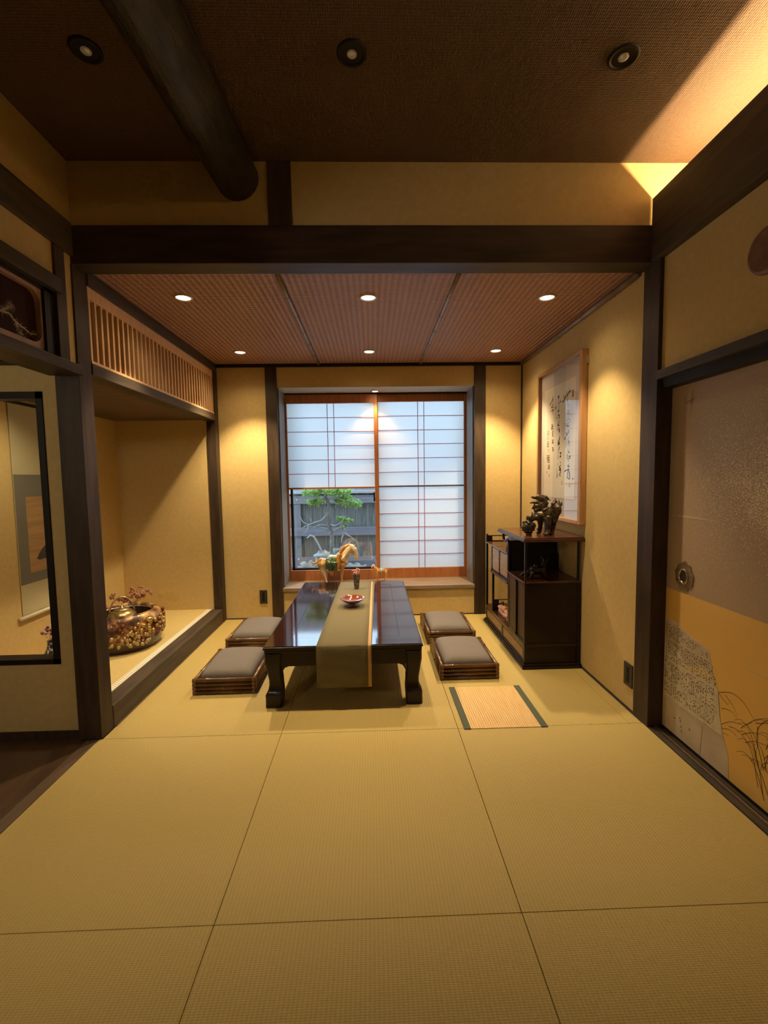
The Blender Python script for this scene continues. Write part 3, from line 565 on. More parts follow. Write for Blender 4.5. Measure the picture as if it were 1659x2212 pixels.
# ---------------------------------------------------------------- framed calligraphy
FR = thing('framed_calligraphy', (1.45, 3.46, 1.62), 'tall wood-framed scroll of black brush calligraphy behind glass on the right wall', 'framed calligraphy')
fw = mat('honey_frame', (.34, .17, .065), .35, noise_=6, col2=(.44, .23, .09), scale=(6, 6, .6))
xa, xb = 1.428, 1.470; fy0, fy1, fz0, fz1 = 3.050, 3.872, 1.020, 2.212; w_ = .040
b = MB()
b.box(xa, xb, fy0, fy0+w_, fz0, fz1, bev=.004).box(xa, xb, fy1-w_*.75, fy1, fz0, fz1, bev=.004).box(xa, xb, fy0+w_, fy1-w_*.75, fz0, fz0+.028, bev=.003).box(xa, xb, fy0+w_, fy1-w_*.75, fz1-.026, fz1, bev=.003)
P(b, 'frame', fw, FR)
P(MB().box(1.456, 1.460, fy0+.03, fy1-.02, fz0+.02, fz1-.02), 'mount', paper_white, FR)
P(MB().box(1.4545, 1.456, 3.196, 3.766, 1.188, 2.063), 'calligraphy_sheet', paper_cream, FR)
b = MB()
for k, st_ in enumerate(STROKES):
    pts = [(p[0], p[1]) for p in st_]; ws = [p[2] for p in st_]
    P2 = []; W2 = []
    for i in range(len(pts)-1):
        for s in (0, .34, .67):
            P2.append((pts[i][0]+(pts[i+1][0]-pts[i][0])*s, pts[i][1]+(pts[i+1][1]-pts[i][1])*s)); W2.append(ws[i]+(ws[i+1]-ws[i])*s)
    P2.append(pts[-1]); W2.append(ws[-1]*.6); W2[0] *= .7
    b.ribbon(P2, [max(.0048, v*1.7) for v in W2], 'x', 1.4543-k*2e-6)
P(b, 'brush_strokes', ink, FR, fix=False)
b = MB().box(1.4541, 1.4546, 3.2285, 3.256, 1.924, 1.976); P(b, 'red_seal', mat('seal_red', (.50, .16, .10), .8), FR)
sf = mat('seal_faded', (.35, .26, .22), .8)
P(MB().box(1.4541, 1.4546, 3.212, 3.234, 1.331, 1.348), 'small_seal', sf, FR)
P(MB().box(1.4541, 1.4546, 3.706, 3.722, 1.386, 1.402), 'small_seal', sf, FR)
P(MB().box(1.447, 1.449, fy0+.035, fy1-.025, fz0+.022, fz1-.022), 'glass_pane', pglass, FR)
P(MB().box(1.455, 1.4715, fy0-.010, fy0, 2.11, 2.165), 'hanging_bracket', ring_m, FR)
# ---------------------------------------------------------------- round plaque on the right wall above the sliding door
pl = thing('wall_plaque', (1.485, 1.683, 2.180), 'round reddish brown plaque on the right wall, cut by the photo edge', 'wall plaque')
prof_ = [(.001, .018), (.060, .018), (.072, .022), (.082, .020), (.086, .010), (.086, 0)]
b = MB().lathe(prof_, 0, 0, 0, 40); o = b.build('disc', mat('plaque_wood', (.16, .075, .05), .5, noise_=30, col2=(.23, .12, .08)), pl, True); o.rotation_euler = (0, -PI/2, 0)
# ---------------------------------------------------------------- sliding door (fusuma)
XF = 1.545
D = thing('door_1', (XF, 1.8, 0), 'sliding door papered in brown and gold with an old manuscript collage and painted grasses', 'sliding door'); D['kind'] = 'structure'
def fus_mat():
    M = mat('fusuma_paper', (.28, .205, .135), .55); n, l = M.node_tree.nodes, M.node_tree.links; bs = n['Principled BSDF']
    tc = n.new('ShaderNodeTexCoord'); sp = n.new('ShaderNodeSeparateXYZ'); l.new(tc.outputs['Object'], sp.inputs[0])
    n1 = n.new('ShaderNodeTexNoise'); n1.inputs['Scale'].default_value = 260; n1.inputs['Detail'].default_value = 2; l.new(tc.outputs['Object'], n1.inputs[0])
    n2 = n.new('ShaderNodeTexNoise'); n2.inputs['Scale'].default_value = 3.2; n2.inputs['Detail'].default_value = 3; l.new(tc.outputs['Object'], n2.inputs[0])
    # flecks gather in clouds between z .95 and 1.7, denser towards the camera side
    gz = math_(n, l, 'SUBTRACT', 1.0, math_(n, l, 'ABSOLUTE', math_(n, l, 'MULTIPLY', math_(n, l, 'SUBTRACT', sp.outputs[2], 1.32), 2.3)))
    gy = math_(n, l, 'MULTIPLY', math_(n, l, 'SUBTRACT', 2.22, sp.outputs[1]), 1.3)
    cl = math_(n, l, 'MULTIPLY', math_(n, l, 'MAXIMUM', gz, 0), math_(n, l, 'MINIMUM', math_(n, l, 'MAXIMUM', gy, 0), 1))
    cl = math_(n, l, 'MULTIPLY', cl, math_(n, l, 'MULTIPLY', n2.outputs[0], 1.6))
    th = math_(n, l, 'SUBTRACT', .70, math_(n, l, 'MULTIPLY', cl, .42))
    fl = math_(n, l, 'GREATER_THAN', n1.outputs[0], th)
    mx = n.new('ShaderNodeMixRGB'); mx.inputs[1].default_value = (.42, .30, .19, 1); mx.inputs[2].default_value = (.90, .76, .46, 1); l.new(fl, mx.inputs[0])
    lo = n.new('ShaderNodeMixRGB'); lo.inputs[1].default_value = (.66, .38, .075, 1); lo.inputs[2].default_value = (.78, .50, .14, 1); l.new(n2.outputs[0], lo.inputs[0])
    s = math_(n, l, 'GREATER_THAN', sp.outputs[2], .768); f = n.new('ShaderNodeMixRGB'); l.new(s, f.inputs[0]); l.new(lo.outputs[0], f.inputs[1]); l.new(mx.outputs[0], f.inputs[2])
    l.new(f.outputs[0], bs.inputs['Base Color']); bs.inputs['Metallic'].default_value = .15; return M
fm = fus_mat()
P(MB().box(XF, XF+.03, 1.36, 2.297, .008, 1.80), 'door_panel', fm, D)
P(MB().box(XF-.004, XF+.032, 1.335, 1.36, .006, 1.80).box(XF-.003, XF+.0, 1.36, 2.297, .006, .018), 'door_edge', blackwood, D)
PAPER = [(2.290, .608), (2.207, .609), (2.141, .581), (2.073, .561), (2.021, .559), (1.982, .541), (1.949, .426), (1.921, .386), (1.905, .275), (1.881, .195), (1.85, .121), (1.843, .019), (2.290, .019)]
old = mat('old_manuscript', (.46, .36, .24), .85, noise_=9, col2=(.55, .45, .31))
ms = P(MB().prism(PAPER, 'x', XF-.0012, XF), 'manuscript_collage', old, D)
P(MB().prism([(2.290, .47), (2.20, .475), (2.126, .408), (1.949, .424), (1.921, .386), (1.905, .275), (1.885, .192), (2.241, .186), (2.290, .19)], 'x', XF-.0022, XF-.0012), 'text_sheet', mat('pale_manuscript', (.62, .53, .36), .85, noise_=20, col2=(.50, .41, .27)), ms)
P(MB().prism([(2.126, .412), (2.011, .459), (1.949, .424), (2.054, .405)], 'x', XF-.003, XF-.002), 'folded_corner', mat('fold_paper', (.62, .48, .22), .7), ms)
b = MB()
for ln in ([(2.207, .604), (2.162, .501), (2.076, .495), (2.011, .474)], [(2.241, .183), (2.014, .182), (1.88, .187)], [(2.008, .181), (2.017, .031)]):
    b.ribbon(ln, [.004]*len(ln), 'x', XF-.0031)
P(b, 'torn_edge', mat('torn_edge', (.58, .48, .30), .8), ms, fix=False)
random.seed(8); b = MB()
for cy in range(24):
    y = 2.275-cy*.0158
    for rz_ in range(34):
        z = .60-rz_*.0125 if cy < 24 else 0
        lim = .60-max(0, (2.2-y))*.25
        if z > lim-.02 or z < .20 or y < 1.93+max(0, z-.42)*.5 or (rz_ % 9) == 8 or random.random() < .22: continue
        for q in range(2):
            y0 = y+random.uniform(-.005, .005); z0 = z+random.uniform(-.004, .004); a = random.uniform(0, PI)
            L_ = random.uniform(.005, .011); b.ribbon([(y0, z0), (y0+math.cos(a)*L_, z0+math.sin(a)*L_)], [.0030, .0018], 'x', XF-.0033)
for y, z in ((2.20, .11), (2.16, .13), (2.155, .118), (2.15, .09), (2.145, .07), (2.09, .11)):
    b.ribbon([(y, z), (y-.006, z-.008)], [.008, .003], 'x', XF-.0033)
P(b, 'handwriting', mat('faded_ink', (.09, .065, .04), .8), ms, fix=False)
GR = [[(1.921, .378), (1.869, .351), (1.86, .36)], [(1.916, .38), (1.843, .412), (1.782, .4), (1.75, .375), (1.719, .349)], [(1.88, .385), (1.84, .362), (1.81, .327)], [(1.897, .316), (1.848, .33), (1.81, .316)], [(1.893, .245), (1.846, .282), (1.8, .298), (1.768, .3)], [(1.892, .227), (1.844, .245), (1.806, .236)], [(1.854, .257), (1.807, .266), (1.748, .244)], [(1.881, .211), (1.852, .216)], [(1.784, .26), (1.746, .29), (1.704, .311), (1.662, .318)], [(1.765, .237), (1.719, .269), (1.66, .286)], [(1.764, .314), (1.72, .361), (1.666, .395)], [(1.666, .389), (1.698, .351), (1.713, .306), (1.708, .257)], [(1.712, .336), (1.707, .273), (1.715, .2)], [(1.748, .244), (1.725, .224), (1.706, .187)], [(1.657, .22), (1.682, .192), (1.691, .142)], [(1.719, .347), (1.687, .363), (1.665, .377)], [(1.79, .284), (1.769, .311), (1.736, .341)]]
random.seed(4)
for k in range(22):
    y0 = 1.70-random.uniform(0, .12); z0 = random.uniform(.05, .28); s = random.choice((-1, 1)); h_ = random.uniform(.08, .16); w0 = random.uniform(.05, .14)
    GR.append([(y0, z0), (y0+s*w0*.35, z0+h_*.75), (y0+s*w0*.75, z0+h_), (y0+s*w0*1.1, z0+h_*.85)])
b = MB()
for g_ in GR:
    b.curve_ribbon(g_, .0030, .0012, XF-.0008)
P(b, 'painted_grass', mat('grass_ink', (.13, .065, .015), .7), D, fix=False)
b = MB(); b.ribbon([(1.80, .549), (1.66, .5505)], [.003, .002], 'x', XF-.0006); b.ribbon([(2.284, 1.149), (2.21, 1.151)], [.002, .003], 'x', XF-.0006); b.ribbon([(2.23, 1.151), (2.10, 1.150), (1.964, 1.148)], [.007, .010, .002], 'x', XF-.0006)
P(b, 'gold_streak', mat('pale_gold', (.55, .42, .22), .5), D, fix=False)
b = MB(); b.ribbon([(2.149, 1.766), (2.159, 1.636)], [.003, .0015], 'x', XF-.0006); b.ribbon([(2.199, 1.742), (2.201, 1.705), (2.134, 1.720)], [.002, .003, .003], 'x', XF-.0006)
P(b, 'red_mark', mat('dark_red_ink', (.16, .045, .03), .7), D, fix=False)
h_ = thing('door_handle', (0, 0, 0), None, None); h_.parent = D; h_.location = (0, 2.163-1.8, .854)
for k in ('label', 'category'):
    if k in h_.keys(): del h_[k]
b = MB(); n_ = 48; pts = []
for j in range(n_):
    a = 2*PI*j/n_; rr_ = 1+.06*math.sin(a*9)+.03*math.sin(a*4+1)
    pts.append((math.cos(a)*.064*rr_, math.sin(a)*.072*rr_))
b.prism(pts, 'x', -.004, 0); o = b.build('back_plate', mat('antique_brass', (.40, .30, .16), .35, metal=.85, noise_=60, col2=(.24, .17, .09), bump=(140, .8, .004)), h_)
o = MB().lathe([(.034, 0), (.034, .006), (.031, .008), (.026, .007), (.025, .001)], 0, 0, 0, 32).build('pull_rim', mat('rim_brass', (.5, .4, .25), .25, metal=.9), h_, True); o.rotation_euler = (0, -PI/2, 0); o.location = (-.003, 0, 0); o.scale = (1.15, 1, 1)
o = MB().lathe([(.001, .001), (.026, .001)], 0, 0, 0, 32).build('finger_pull', mat('dark_red_lacquer', (.03, .008, .006), .3), h_, True); o.rotation_euler = (0, -PI/2, 0); o.location = (-.005, 0, 0); o.scale = (1.15, 1, 1)
# second sliding panel nearer the camera, outside the frame but part of the room
D2 = thing('door_2', (XF+.01, .9, 0), 'plain continuation of the gold sliding doors', 'sliding door'); D2['kind'] = 'structure'
P(MB().box(XF+.034, XF+.05, YN, 1.36, .008, 1.80), 'door_panel', fm, D2)
# ---------------------------------------------------------------- carved transom panel, upper left
TP = thing('transom_panel', (-1.49, 1.6, 2.10), 'dark painted transom panel with a rounded wooden inner frame at the upper left edge', 'transom panel')
P(MB().box(-1.54, -1.468, YN, 2.212, 1.945, 1.962).box(-1.54, -1.468, 2.150, 2.212, 1.945, 2.252).box(-1.54, -1.468, YN, 2.212, 2.238, 2.252), 'outer_frame', blackwood, TP)
def rounded(y0, y1, z0, z1, r, n=8):
    out = []
    for cx, cz, a0 in ((y1-r, z1-r, 0), (y0+r, z1-r, 1), (y0+r, z0+r, 2), (y1-r, z0+r, 3)):
        for i in range(n+1):
            a = (a0+i/n)*PI/2; out.append((cx+r*math.cos(a), cz+r*math.sin(a)))
    return out
hole = rounded(.9, 2.139, 1.990, 2.222, .055)
b = MB(); outer = []
for (y, z) in hole:
    outer.append((2.151 if y > 2.08 else (.86 if y < .96 else y), 2.240 if z > 2.11 else 1.960))
n_ = len(hole)
for x_ in (-1.505, -1.482):
    pass
hv = [[b.bm.verts.new((x_, y, z)) for (y, z) in hole] for x_ in (-1.482, -1.51)]; ov = [[b.bm.verts.new((x_, y, z)) for (y, z) in outer] for x_ in (-1.482, -1.51)]
for i in range(n_):
    j = (i+1) % n_
    b.bm.faces.new((hv[0][i], hv[0][j], ov[0][j], ov[0][i])); b.bm.faces.new((hv[0][i], hv[0][j], hv[1][j], hv[1][i]))
P(b, 'rounded_frame', mat('pinkish_frame_wood', (.40, .24, .18), .45, noise_=12, col2=(.50, .31, .23)), TP)
P(MB().box(-1.512, -1.505, .86, 2.151, 1.96, 2.24), 'painted_board', mat('dark_red_board', (.03, .009, .006), .7, spec=.15), TP)
random.seed(11); b = MB()
br = [[(1.60, 2.02), (1.75, 2.055), (1.896, 2.085), (1.938, 2.068), (1.985, 2.075), (2.02, 2.052), (2.06, 2.04), (2.106, 2.027), (2.138, 2.035)], [(1.94, 2.068), (1.985, 2.10), (2.01, 2.115)], [(2.02, 2.052), (2.03, 2.015), (2.05, 2.008)], [(1.75, 2.055), (1.80, 2.10), (1.87, 2.12)]]
for l_ in br:
    b.ribbon(l_, [.010-.006*i/len(l_) for i in range(len(l_))], 'x', -1.5045)
for k in range(190):
    l_ = random.choice(br); i = random.randrange(len(l_)-1); t = random.random(); y = l_[i][0]+(l_[i+1][0]-l_[i][0])*t; z = l_[i][1]+(l_[i+1][1]-l_[i][1])*t
    a = random.uniform(0, PI*2); L_ = random.uniform(.012, .032); b.ribbon([(y, z), (y+math.cos(a)*L_, z+math.sin(a)*L_)], [.0022, .0008], 'x', -1.5043)
P(b, 'painted_pine', mat('dull_gold_paint', (.50, .38, .22), .5), TP, fix=False)
# ---------------------------------------------------------------- hanging scroll in the alcove
HS = thing('hanging_scroll', (-2.372, 3.42, 1.1), 'hanging scroll with a grey border seen through the side opening of the alcove', 'hanging scroll')
P(MB().box(-2.373, -2.371, 3.055, 3.78, .47, 1.905), 'silk_mount', mat('pale_silk', (.52, .46, .27), .8, noise_=4, col2=(.46, .41, .24)), HS)
P(MB().box(-2.371, -2.3700, 3.060, 3.775, .675, 1.425), 'grey_border', mat('grey_silk', (.17, .16, .13), .8), HS)
pic = P(MB().box(-2.370, -2.3692, 3.150, 3.685, .745, 1.272), 'painting', mat('tan_painting', (.46, .29, .13), .8, noise_=7, col2=(.34, .20, .085), scale=(1, .4, 5)), HS)
b = MB().poly([(-2.3688, y, z) for y, z in ((3.70-.03, .84), (3.24, .822), (3.215, .835), (3.24, .87), (3.28, .905), (3.34, .94), (3.42, .93), (3.67, .96))])
P(b, 'painted_rock', mat('ink_wash', (.06, .05, .04), .8), pic)
P(MB().tube([(-2.362, 3.015, .455), (-2.362, 3.82, .455)], .0145, 14), 'bottom_roller', mat('ivory_roller', (.62, .55, .38), .4), HS, smooth=True)
P(MB().box(-2.376, -2.364, 3.03, 3.80, 1.895, 1.915), 'top_rod', blackwood, HS)
SV = thing('flower_vase', (-2.10, 2.915, .13), 'dark vase with white crackle and purple flowers, in the alcove behind the side opening', 'vase')
MB().lathe([(.001, 0), (.032, 0), (.045, .03), (.050, .08), (.040, .13), (.022, .17), (.017, .20), (.021, .215), (.016, .215), (.012, .19)], 0, 0, 0, 28).build('vase_body', crackle('white_crackle_glaze', (.03, .025, .04), (.6, .58, .6), 45), SV, True)
sprig(SV, mat('purple_petals', (.16, .055, .13), .7), 9, .11, .07, .19, .014, 2, 'purple_flowers')
# ---------------------------------------------------------------- gilt brazier, kettle, flower arrangement
BR = thing('gilt_brazier', (-1.90, 3.41, .13), 'round brown and gold lacquered brazier decorated with raised flowers, on the alcove mat', 'brazier')
def gilt():
    M = mat('gilt_lacquer', (.07, .03, .015), .3, coat=.3); n, l = M.node_tree.nodes, M.node_tree.links; bs = n['Principled BSDF']
    tc = n.new('ShaderNodeTexCoord'); v = n.new('ShaderNodeTexNoise'); v.inputs['Scale'].default_value = 15; v.inputs['Detail'].default_value = 3; l.new(tc.outputs['Object'], v.inputs[0])
    r = n.new('ShaderNodeValToRGB'); e = r.color_ramp.elements; e[0].position = .38; e[0].color = (.045, .022, .012, 1); e[1].position = .62; e[1].color = (.50, .32, .14, 1)
    k = r.color_ramp.elements.new(.5); k.color = (.20, .08, .035, 1); l.new(v.outputs[0], r.inputs[0]); l.new(r.outputs[0], bs.inputs['Base Color'])
    bp = n.new('ShaderNodeBump'); bp.inputs['Strength'].default_value = .6; bp.inputs['Distance'].default_value = .01; l.new(v.outputs[0], bp.inputs['Height']); l.new(bp.outputs[0], bs.inputs['Normal']); bs.inputs['Metallic'].default_value = .25; bs.inputs['Roughness'].default_value = .42; return M
gl = gilt(); glb = mat('dark_lacquer_band', (.045, .022, .013), .3, coat=.4)
MB().lathe([(.001, .0), (.238, .0), (.252, .012), (.268, .045), (.276, .075)], 0, 0, 0, 56).build('lower_band', glb, BR, True)
MB().lathe([(.276, .075), (.284, .13), (.282, .19), (.268, .235), (.245, .262), (.222, .27), (.212, .262), (.208, .24)], 0, 0, 0, 56).build('brazier_body', gl, BR, True)
MB().lathe([(.208, .24), (.206, .16), (.19, .15), (.001, .15)], 0, 0, 0, 56).build('inner_liner', mat('copper_liner', (.05, .035, .02), .35, metal=.6), BR, True)
MB().lathe([(.206, .240), (.2085, .246), (.211, .240)], 0, 0, 0, 56).build('rim_wire', mat('silver_rim', (.5, .45, .33), .3, metal=.8), BR, True)
random.seed(21)
pal = [mat('raised_flower_pale', (.50, .38, .20), .4, metal=.4), mat('raised_flower_red', (.22, .065, .03), .4, metal=.3), mat('raised_flower_gold', (.66, .43, .15), .3, metal=.8)]
def onbody(a, z, off=.0):
    R_ = .276+.008*math.sin((z-.075)/.115*PI/2) if z < .19 else .284-(z-.19)**2*9
    return Vector((math.cos(a)*(R_+off), math.sin(a)*(R_+off), z))
for mi in range(3):
    for k in range(11):
        b = MB()
        a = random.uniform(-PI*.75, PI*.2); z = random.uniform(.085, .215); c0 = onbody(a, z, .001); q = random.uniform(.024, .042)
        for p_ in range(5):
            aa = 2*PI*p_/5+a; t1 = Vector((-math.sin(a), math.cos(a), 0)); b.ball(c0+t1*math.cos(aa)*q+Vector((0, 0, math.sin(aa)*q)), q*.56, 2, (.7, .7, .8), .4)
        b.build('raised_flower', pal[mi], BR, True)
for a in (-1.95, -.4):
    b = MB(); c0 = onbody(a, .225, .002); b.ball(c0, .042, 2, (.8, .8, .5), .2); b.build('gilt_leaf', mat('bright_gold', (.80, .55, .2), .2, metal=.9), BR, True)
b = MB(); a = -1.78
for z, w in ((.255, .055), (.20, .05), (.15, .034), (.11, .026)):
    b.ball(onbody(a, z-.01, .006), w, 2, (.7, .5, .8), .4)
b.build('lug', gl, BR, True)
BR.scale = (.95, .95, 1)
K = thing('brass_kettle', (-1.885, 3.37, .2815), 'round brass toned kettle with a hoop handle, sitting in the gilt brazier', 'kettle')
MB().lathe([(.001, 0), (.060, 0), (.090, .03), (.100, .07), (.088, .105), (.060, .125), (.048, .128)], 0, 0, 0, 40).build('kettle_body', mat('kettle_brass', (.50, .36, .16), .3, metal=.8, noise_=30, col2=(.12, .07, .03)), K, True)
MB().lathe([(.052, .128), (.050, .136), (.03, .142), (.012, .146), (.010, .158), (.001, .162)], 0, 0, 0, 32).build('lid', mat('kettle_lid', (.32, .25, .13), .35, metal=.8), K, True)
b = MB(); pts = [(math.cos(t)*.072, math.cos(t)*.038, .10+math.sin(t)*.125) for t in [PI*i/16 for i in range(17)]]
b.tube(pts, .006, 8).build('hoop_handle', mat('handle_brass', (.60, .45, .24), .25, metal=.9), K, True)
FA = thing('flower_arrangement', (-2.06, 3.86, .13), 'brown and pink dried flower arrangement standing behind the gilt brazier', 'flowers')
MB().lathe([(.001, 0), (.05, 0), (.07, .05), (.06, .12), (.04, .15), (.045, .16), (.036, .158)], 0, 0, 0, 24).build('pot', glb, FA, True)
sprig(FA, mat('russet_petals', (.26, .10, .055), .7, noise_=20, col2=(.45, .22, .15)), 30, .14, .17, .15, .018, 7, 'dried_flowers')
# ---------------------------------------------------------------- cabinet with display shelves
CB = thing('display_cabinet', (1.26, 3.62, 0), 'dark rosewood display cabinet with stepped shelves and sliding doors against the right wall', 'cabinet')
X0, X1, CY0, CY1 = 1.062, 1.452, 3.082, 4.150
b = MB(); b.box(X0-.020, 1.466, CY0-.026, CY1+.018, 0, .022, bev=.004).box(X0-.012, 1.464, CY0-.017, CY1+.012, .022, .036, bev=.004)
P(b, 'plinth', rosewood, CB)
b = MB(); b.box(X0, X1, CY0, CY1, .036, .052).box(X0, X1, CY0, CY1, .142, .160, bev=.002)
for y in (CY0, CY1-.022): b.box(X0, X1, y, y+.022, .052, .142)
b.box(X0, X0+.03, 3.615, 3.637, .052, .142).box(X1-.02, X1, CY0, CY1, .052, .142)
P(b, 'base_frame', rosewood, CB)
P(MB().box(X0-.003, X1, CY0-.003, CY1+.004, .160, .170, bev=.002), 'base_shelf', rosewood_red, CB)
for y0, y1 in ((CY0+.024, 3.613), (3.639, CY1-.024)):
    d = P(MB().box(X0+.004, X0+.02, y0, y1, .054, .140), 'drawer', rosewood, CB)
    o = MB().box(X0+.0015, X0+.006, y0+.014, y1-.014, .066, .128).build('grain_panel', panelwood, d); o.location = Vector((0, 0, 0))
# tall near compartment with sliding doors
yA, yB, zA, zB = CY0, 3.474, .170, .612
b = MB(); b.box(X0, X1, yA, yA+.018, zA, zB).box(X0, X1, yB-.018, yB, zA, zB).box(X1-.012, X1, yA, yB, zA, zB).box(X0, X0+.03, yA, yB, zA, zA+.014).box(X0, X0+.03, yA, yB, zB-.014, zB)
P(b, 'cupboard_body', rosewood, CB)
P(MB().box(X0-.006, X1, yA-.006, yB+.004, zB, zB+.011, bev=.002), 'cupboard_top', rosewood_red, CB)
for y0, y1, x_ in ((3.100, 3.285, .012), (3.272, 3.456, .004)):
    d = P(MB().box(X0+x_, X0+x_+.006, y0, y1, zA+.014, zB-.014).box(X0+x_-.004, X0+x_+.008, y0, y0+.018, zA+.014, zB-.014).box(X0+x_-.004, X0+x_+.008, y1-.018, y1, zA+.014, zB-.014).box(X0+x_-.004, X0+x_+.008, y0, y1, zA+.014, zA+.03).box(X0+x_-.004, X0+x_+.008, y0, y1, zB-.03, zB-.014), 'sliding_door', rosewood, CB)
    MB().box(X0+x_-.0015, X0+x_+.001, y0+.020, y1-.020, zA+.032, zB-.032).build('grain_panel', mat('shadow_panel', (.045, .020, .009), .4, noise_=14, col2=(.08, .038, .017), scale=(1, 1, 4)), d)  # same grain as the other panels, shade put into a darker colour
# near side panel mouldings
b = MB(); yN = CY0
for z in (.178, .052, .160): b.box(X0+.018, X1-.012, yN-.004, yN+.002, z-.003, z+.003)
b.box(X0-.001, X0+.016, yN-.004, yN+.004, .04, zB).box(X1-.016, X1+.001, yN-.004, yN+.004, .04, zB)
P(b, 'side_moulding', rosewood, CB)
# upper open shelf: posts and top board
b = MB()
for x in (X0, X1-.016): b.box(x, x+.016, yA, yA+.016, zB, .905, bev=.002)
P(b, 'shelf_post', rosewood, CB)
P(MB().box(X1-.022, X1, 3.640, 3.662, .16, .905, bev=.002), 'back_post', rosewood, CB)
tp_ = P(MB().box(X0-.018, 1.470, 3.045, 3.705, .906, .930, bev=.006).box(X0-.012, 1.468, 3.051, 3.699, .930, .937, bev=.003), 'top_board', rosewood_red, CB)
MB().box(X0-.020, X0-.012, 3.05, 3.70, .909, .926, bev=.003).build('edge_bead', rosewood, tp_)
# S-curved front post
pts = [(X0+.008, 3.470, .17), (X0+.008, 3.470, .80), (X0+.008, 3.472, .835), (X0+.008, 3.487, .858), (X0+.008, 3.520, .862), (X0+.008, 3.555, .850), (X0+.008, 3.590, .846), (X0+.008, 3.615, .856), (X0+.008, 3.622, .88), (X0+.008, 3.622, .906)]
P(MB().tube(pts, .0105, 8), 'curved_post', rosewood, CB, smooth=True)
# upper middle cupboard
yC, yD, zC, zD = 3.480, 3.975, .528, .752
b = MB(); b.box(X0, X1, yC, yC+.014, zC, zD).box(X0, X1, yD-.03, yD, zC, zD).box(X1-.01, X1, yC, yD, zC, zD).box(X0, X1, yC, yD, zC, zC+.012)
P(b, 'cupboard_body', rosewood, CB)
P(MB().box(X0-.006, X1, yC-.002, CY1-.005, zD, zD+.012, bev=.002).box(X0-.006, X0+.02, yC, yD+.005, zC-.016, zC, bev=.003), 'cupboard_top', rosewood_red, CB)
for y0, y1, x_ in ((3.495, 3.745, .010), (3.725, 3.945, .004)):
    d = P(MB().box(X0+x_, X0+x_+.006, y0, y1, zC+.012, zD-.004), 'sliding_door', rosewood, CB)
    MB().box(X0+x_-.0015, X0+x_+.001, y0+.014, y1-.014, zC+.024, zD-.014).build('grain_panel', mat('pale_panel', (.33, .20, .10), .4, noise_=14, col2=(.45, .29, .15), scale=(1, 1, 4)), d)
P(MB().box(X0, X1, 3.474, 3.482, .612, .862), 'divider_panel', blackwood, CB)
# slim and tall posts
P(MB().box(X0, X0+.018, 3.925, 3.945, .17, zC, bev=.002).box(X1-.018, X1, 3.925, 3.945, .17, zC, bev=.002), 'slim_post', rosewood, CB)
for x_ in (X0-.002, X1-.018):
    P(MB().box(x_, x_+.018, 4.128, 4.148, .17, .822, bev=.003).ball((x_+.009, 4.138, .826), .011, 2), 'tall_post', rosewood, CB)
# end rails: pierced board at the far end, spiral bracket below
b = MB(); yy = 4.134
for x0, x1, z0, z1 in ((X0+.016, X1-.018, .812, .820), (X0+.016, X0+.055, .764, .812), (X1-.055, X1-.018, .764, .812), (X0+.016, X1-.018, .764, .772)): b.box(x0, x1, yy, yy+.010, z0, z1)
P(b, 'end_rail', rosewood, CB)
b = MB(); yy = 3.93
b.box(X0+.018, X1-.018, yy, yy+.01, .262, .268).box(X0+.018, X0+.06, yy, yy+.01, .17, .265)
sp_ = [(X0+.085+math.cos(t)*(.006+.0022*t), yy+.005, .225+math.sin(t)*(.006+.0022*t)) for t in [i*.4 for i in range(20)]]
b.tube(sp_, .0045, 8); P(b, 'scroll_bracket', rosewood, CB)
b = MB(); xx = X1-.012
b.box(xx, xx+.006, 3.49, 4.13, .80, .806).box(xx, xx+.006, 3.49, 4.13, .842, .848)
for y in (3.62, 3.80, 3.98):
    b.tube([(xx+.003, y+math.cos(t)*.014, .824+math.sin(t)*.014) for t in [i*2*PI/14 for i in range(15)]], .003, 6, False)
P(b, 'back_rail', rosewood, CB)
# ornaments on the cabinet
ivory = mat('cream_stone', (.66, .56, .36), .35, noise_=12, col2=(.50, .42, .25))
o = organic('cream_ornament', [('t', [(0, 0, .045), (0, .075, .05), (0, .13, .045)], [.034, .042, .034]), ('b', (0, -.035, .065), .030), ('b', (0, -.062, .055), .018), ('t', [(-.018, -.005, .04), (-.02, -.01, .004)], [.014, .010]), ('t', [(.018, -.005, .04), (.02, -.01, .004)], [.014, .010]), ('t', [(-.018, .12, .04), (-.02, .125, .004)], [.015, .010]), ('t', [(.018, .12, .04), (.02, .125, .004)], [.015, .010]), ('t', [(0, .02, .085), (0, .05, .10), (0, .09, .09)], [.010, .014, .010])], ivory, None, .004, 3)
o.location = (1.165, 3.585, .765); o.scale = (1.45, 1.2, 1.3); tag(o, 'cream coloured carved animal ornament on the middle shelf of the cabinet', 'ornament')
o = organic('cream_ornament', [('t', [(0, 0, .015), (0, .05, .02)], [.014, .018]), ('b', (0, -.022, .028), .013), ('t', [(0, .05, .02), (0, .075, .03)], [.012, .005])], ivory, None, .003, 2)
o.location = (1.100, 3.51, .765); o.scale = (.8, .8, .8); tag(o, 'tiny cream ornament in front of the larger carved animal on the cabinet', 'ornament')
random.seed(31); b = MB()
for k in range(46):
    y = random.uniform(3.50, 3.86); x = 1.15+random.uniform(-.05, .05); b.ball((x, y, .20+random.uniform(-.005, .035)), random.uniform(.016, .034), 1, (1, 1.2, .8), .8)
b.box(1.10, 1.21, 3.49, 3.87, .170, .20)
o = b.build('coral_carving', mat('peach_coral', (.62, .27, .15), .55, noise_=26, col2=(.80, .46, .30), bump=(70, .8, .006)), smooth=True)
tag(o, 'peach pink lumpy carved block lying on the lowest open shelf of the cabinet', 'ornament')
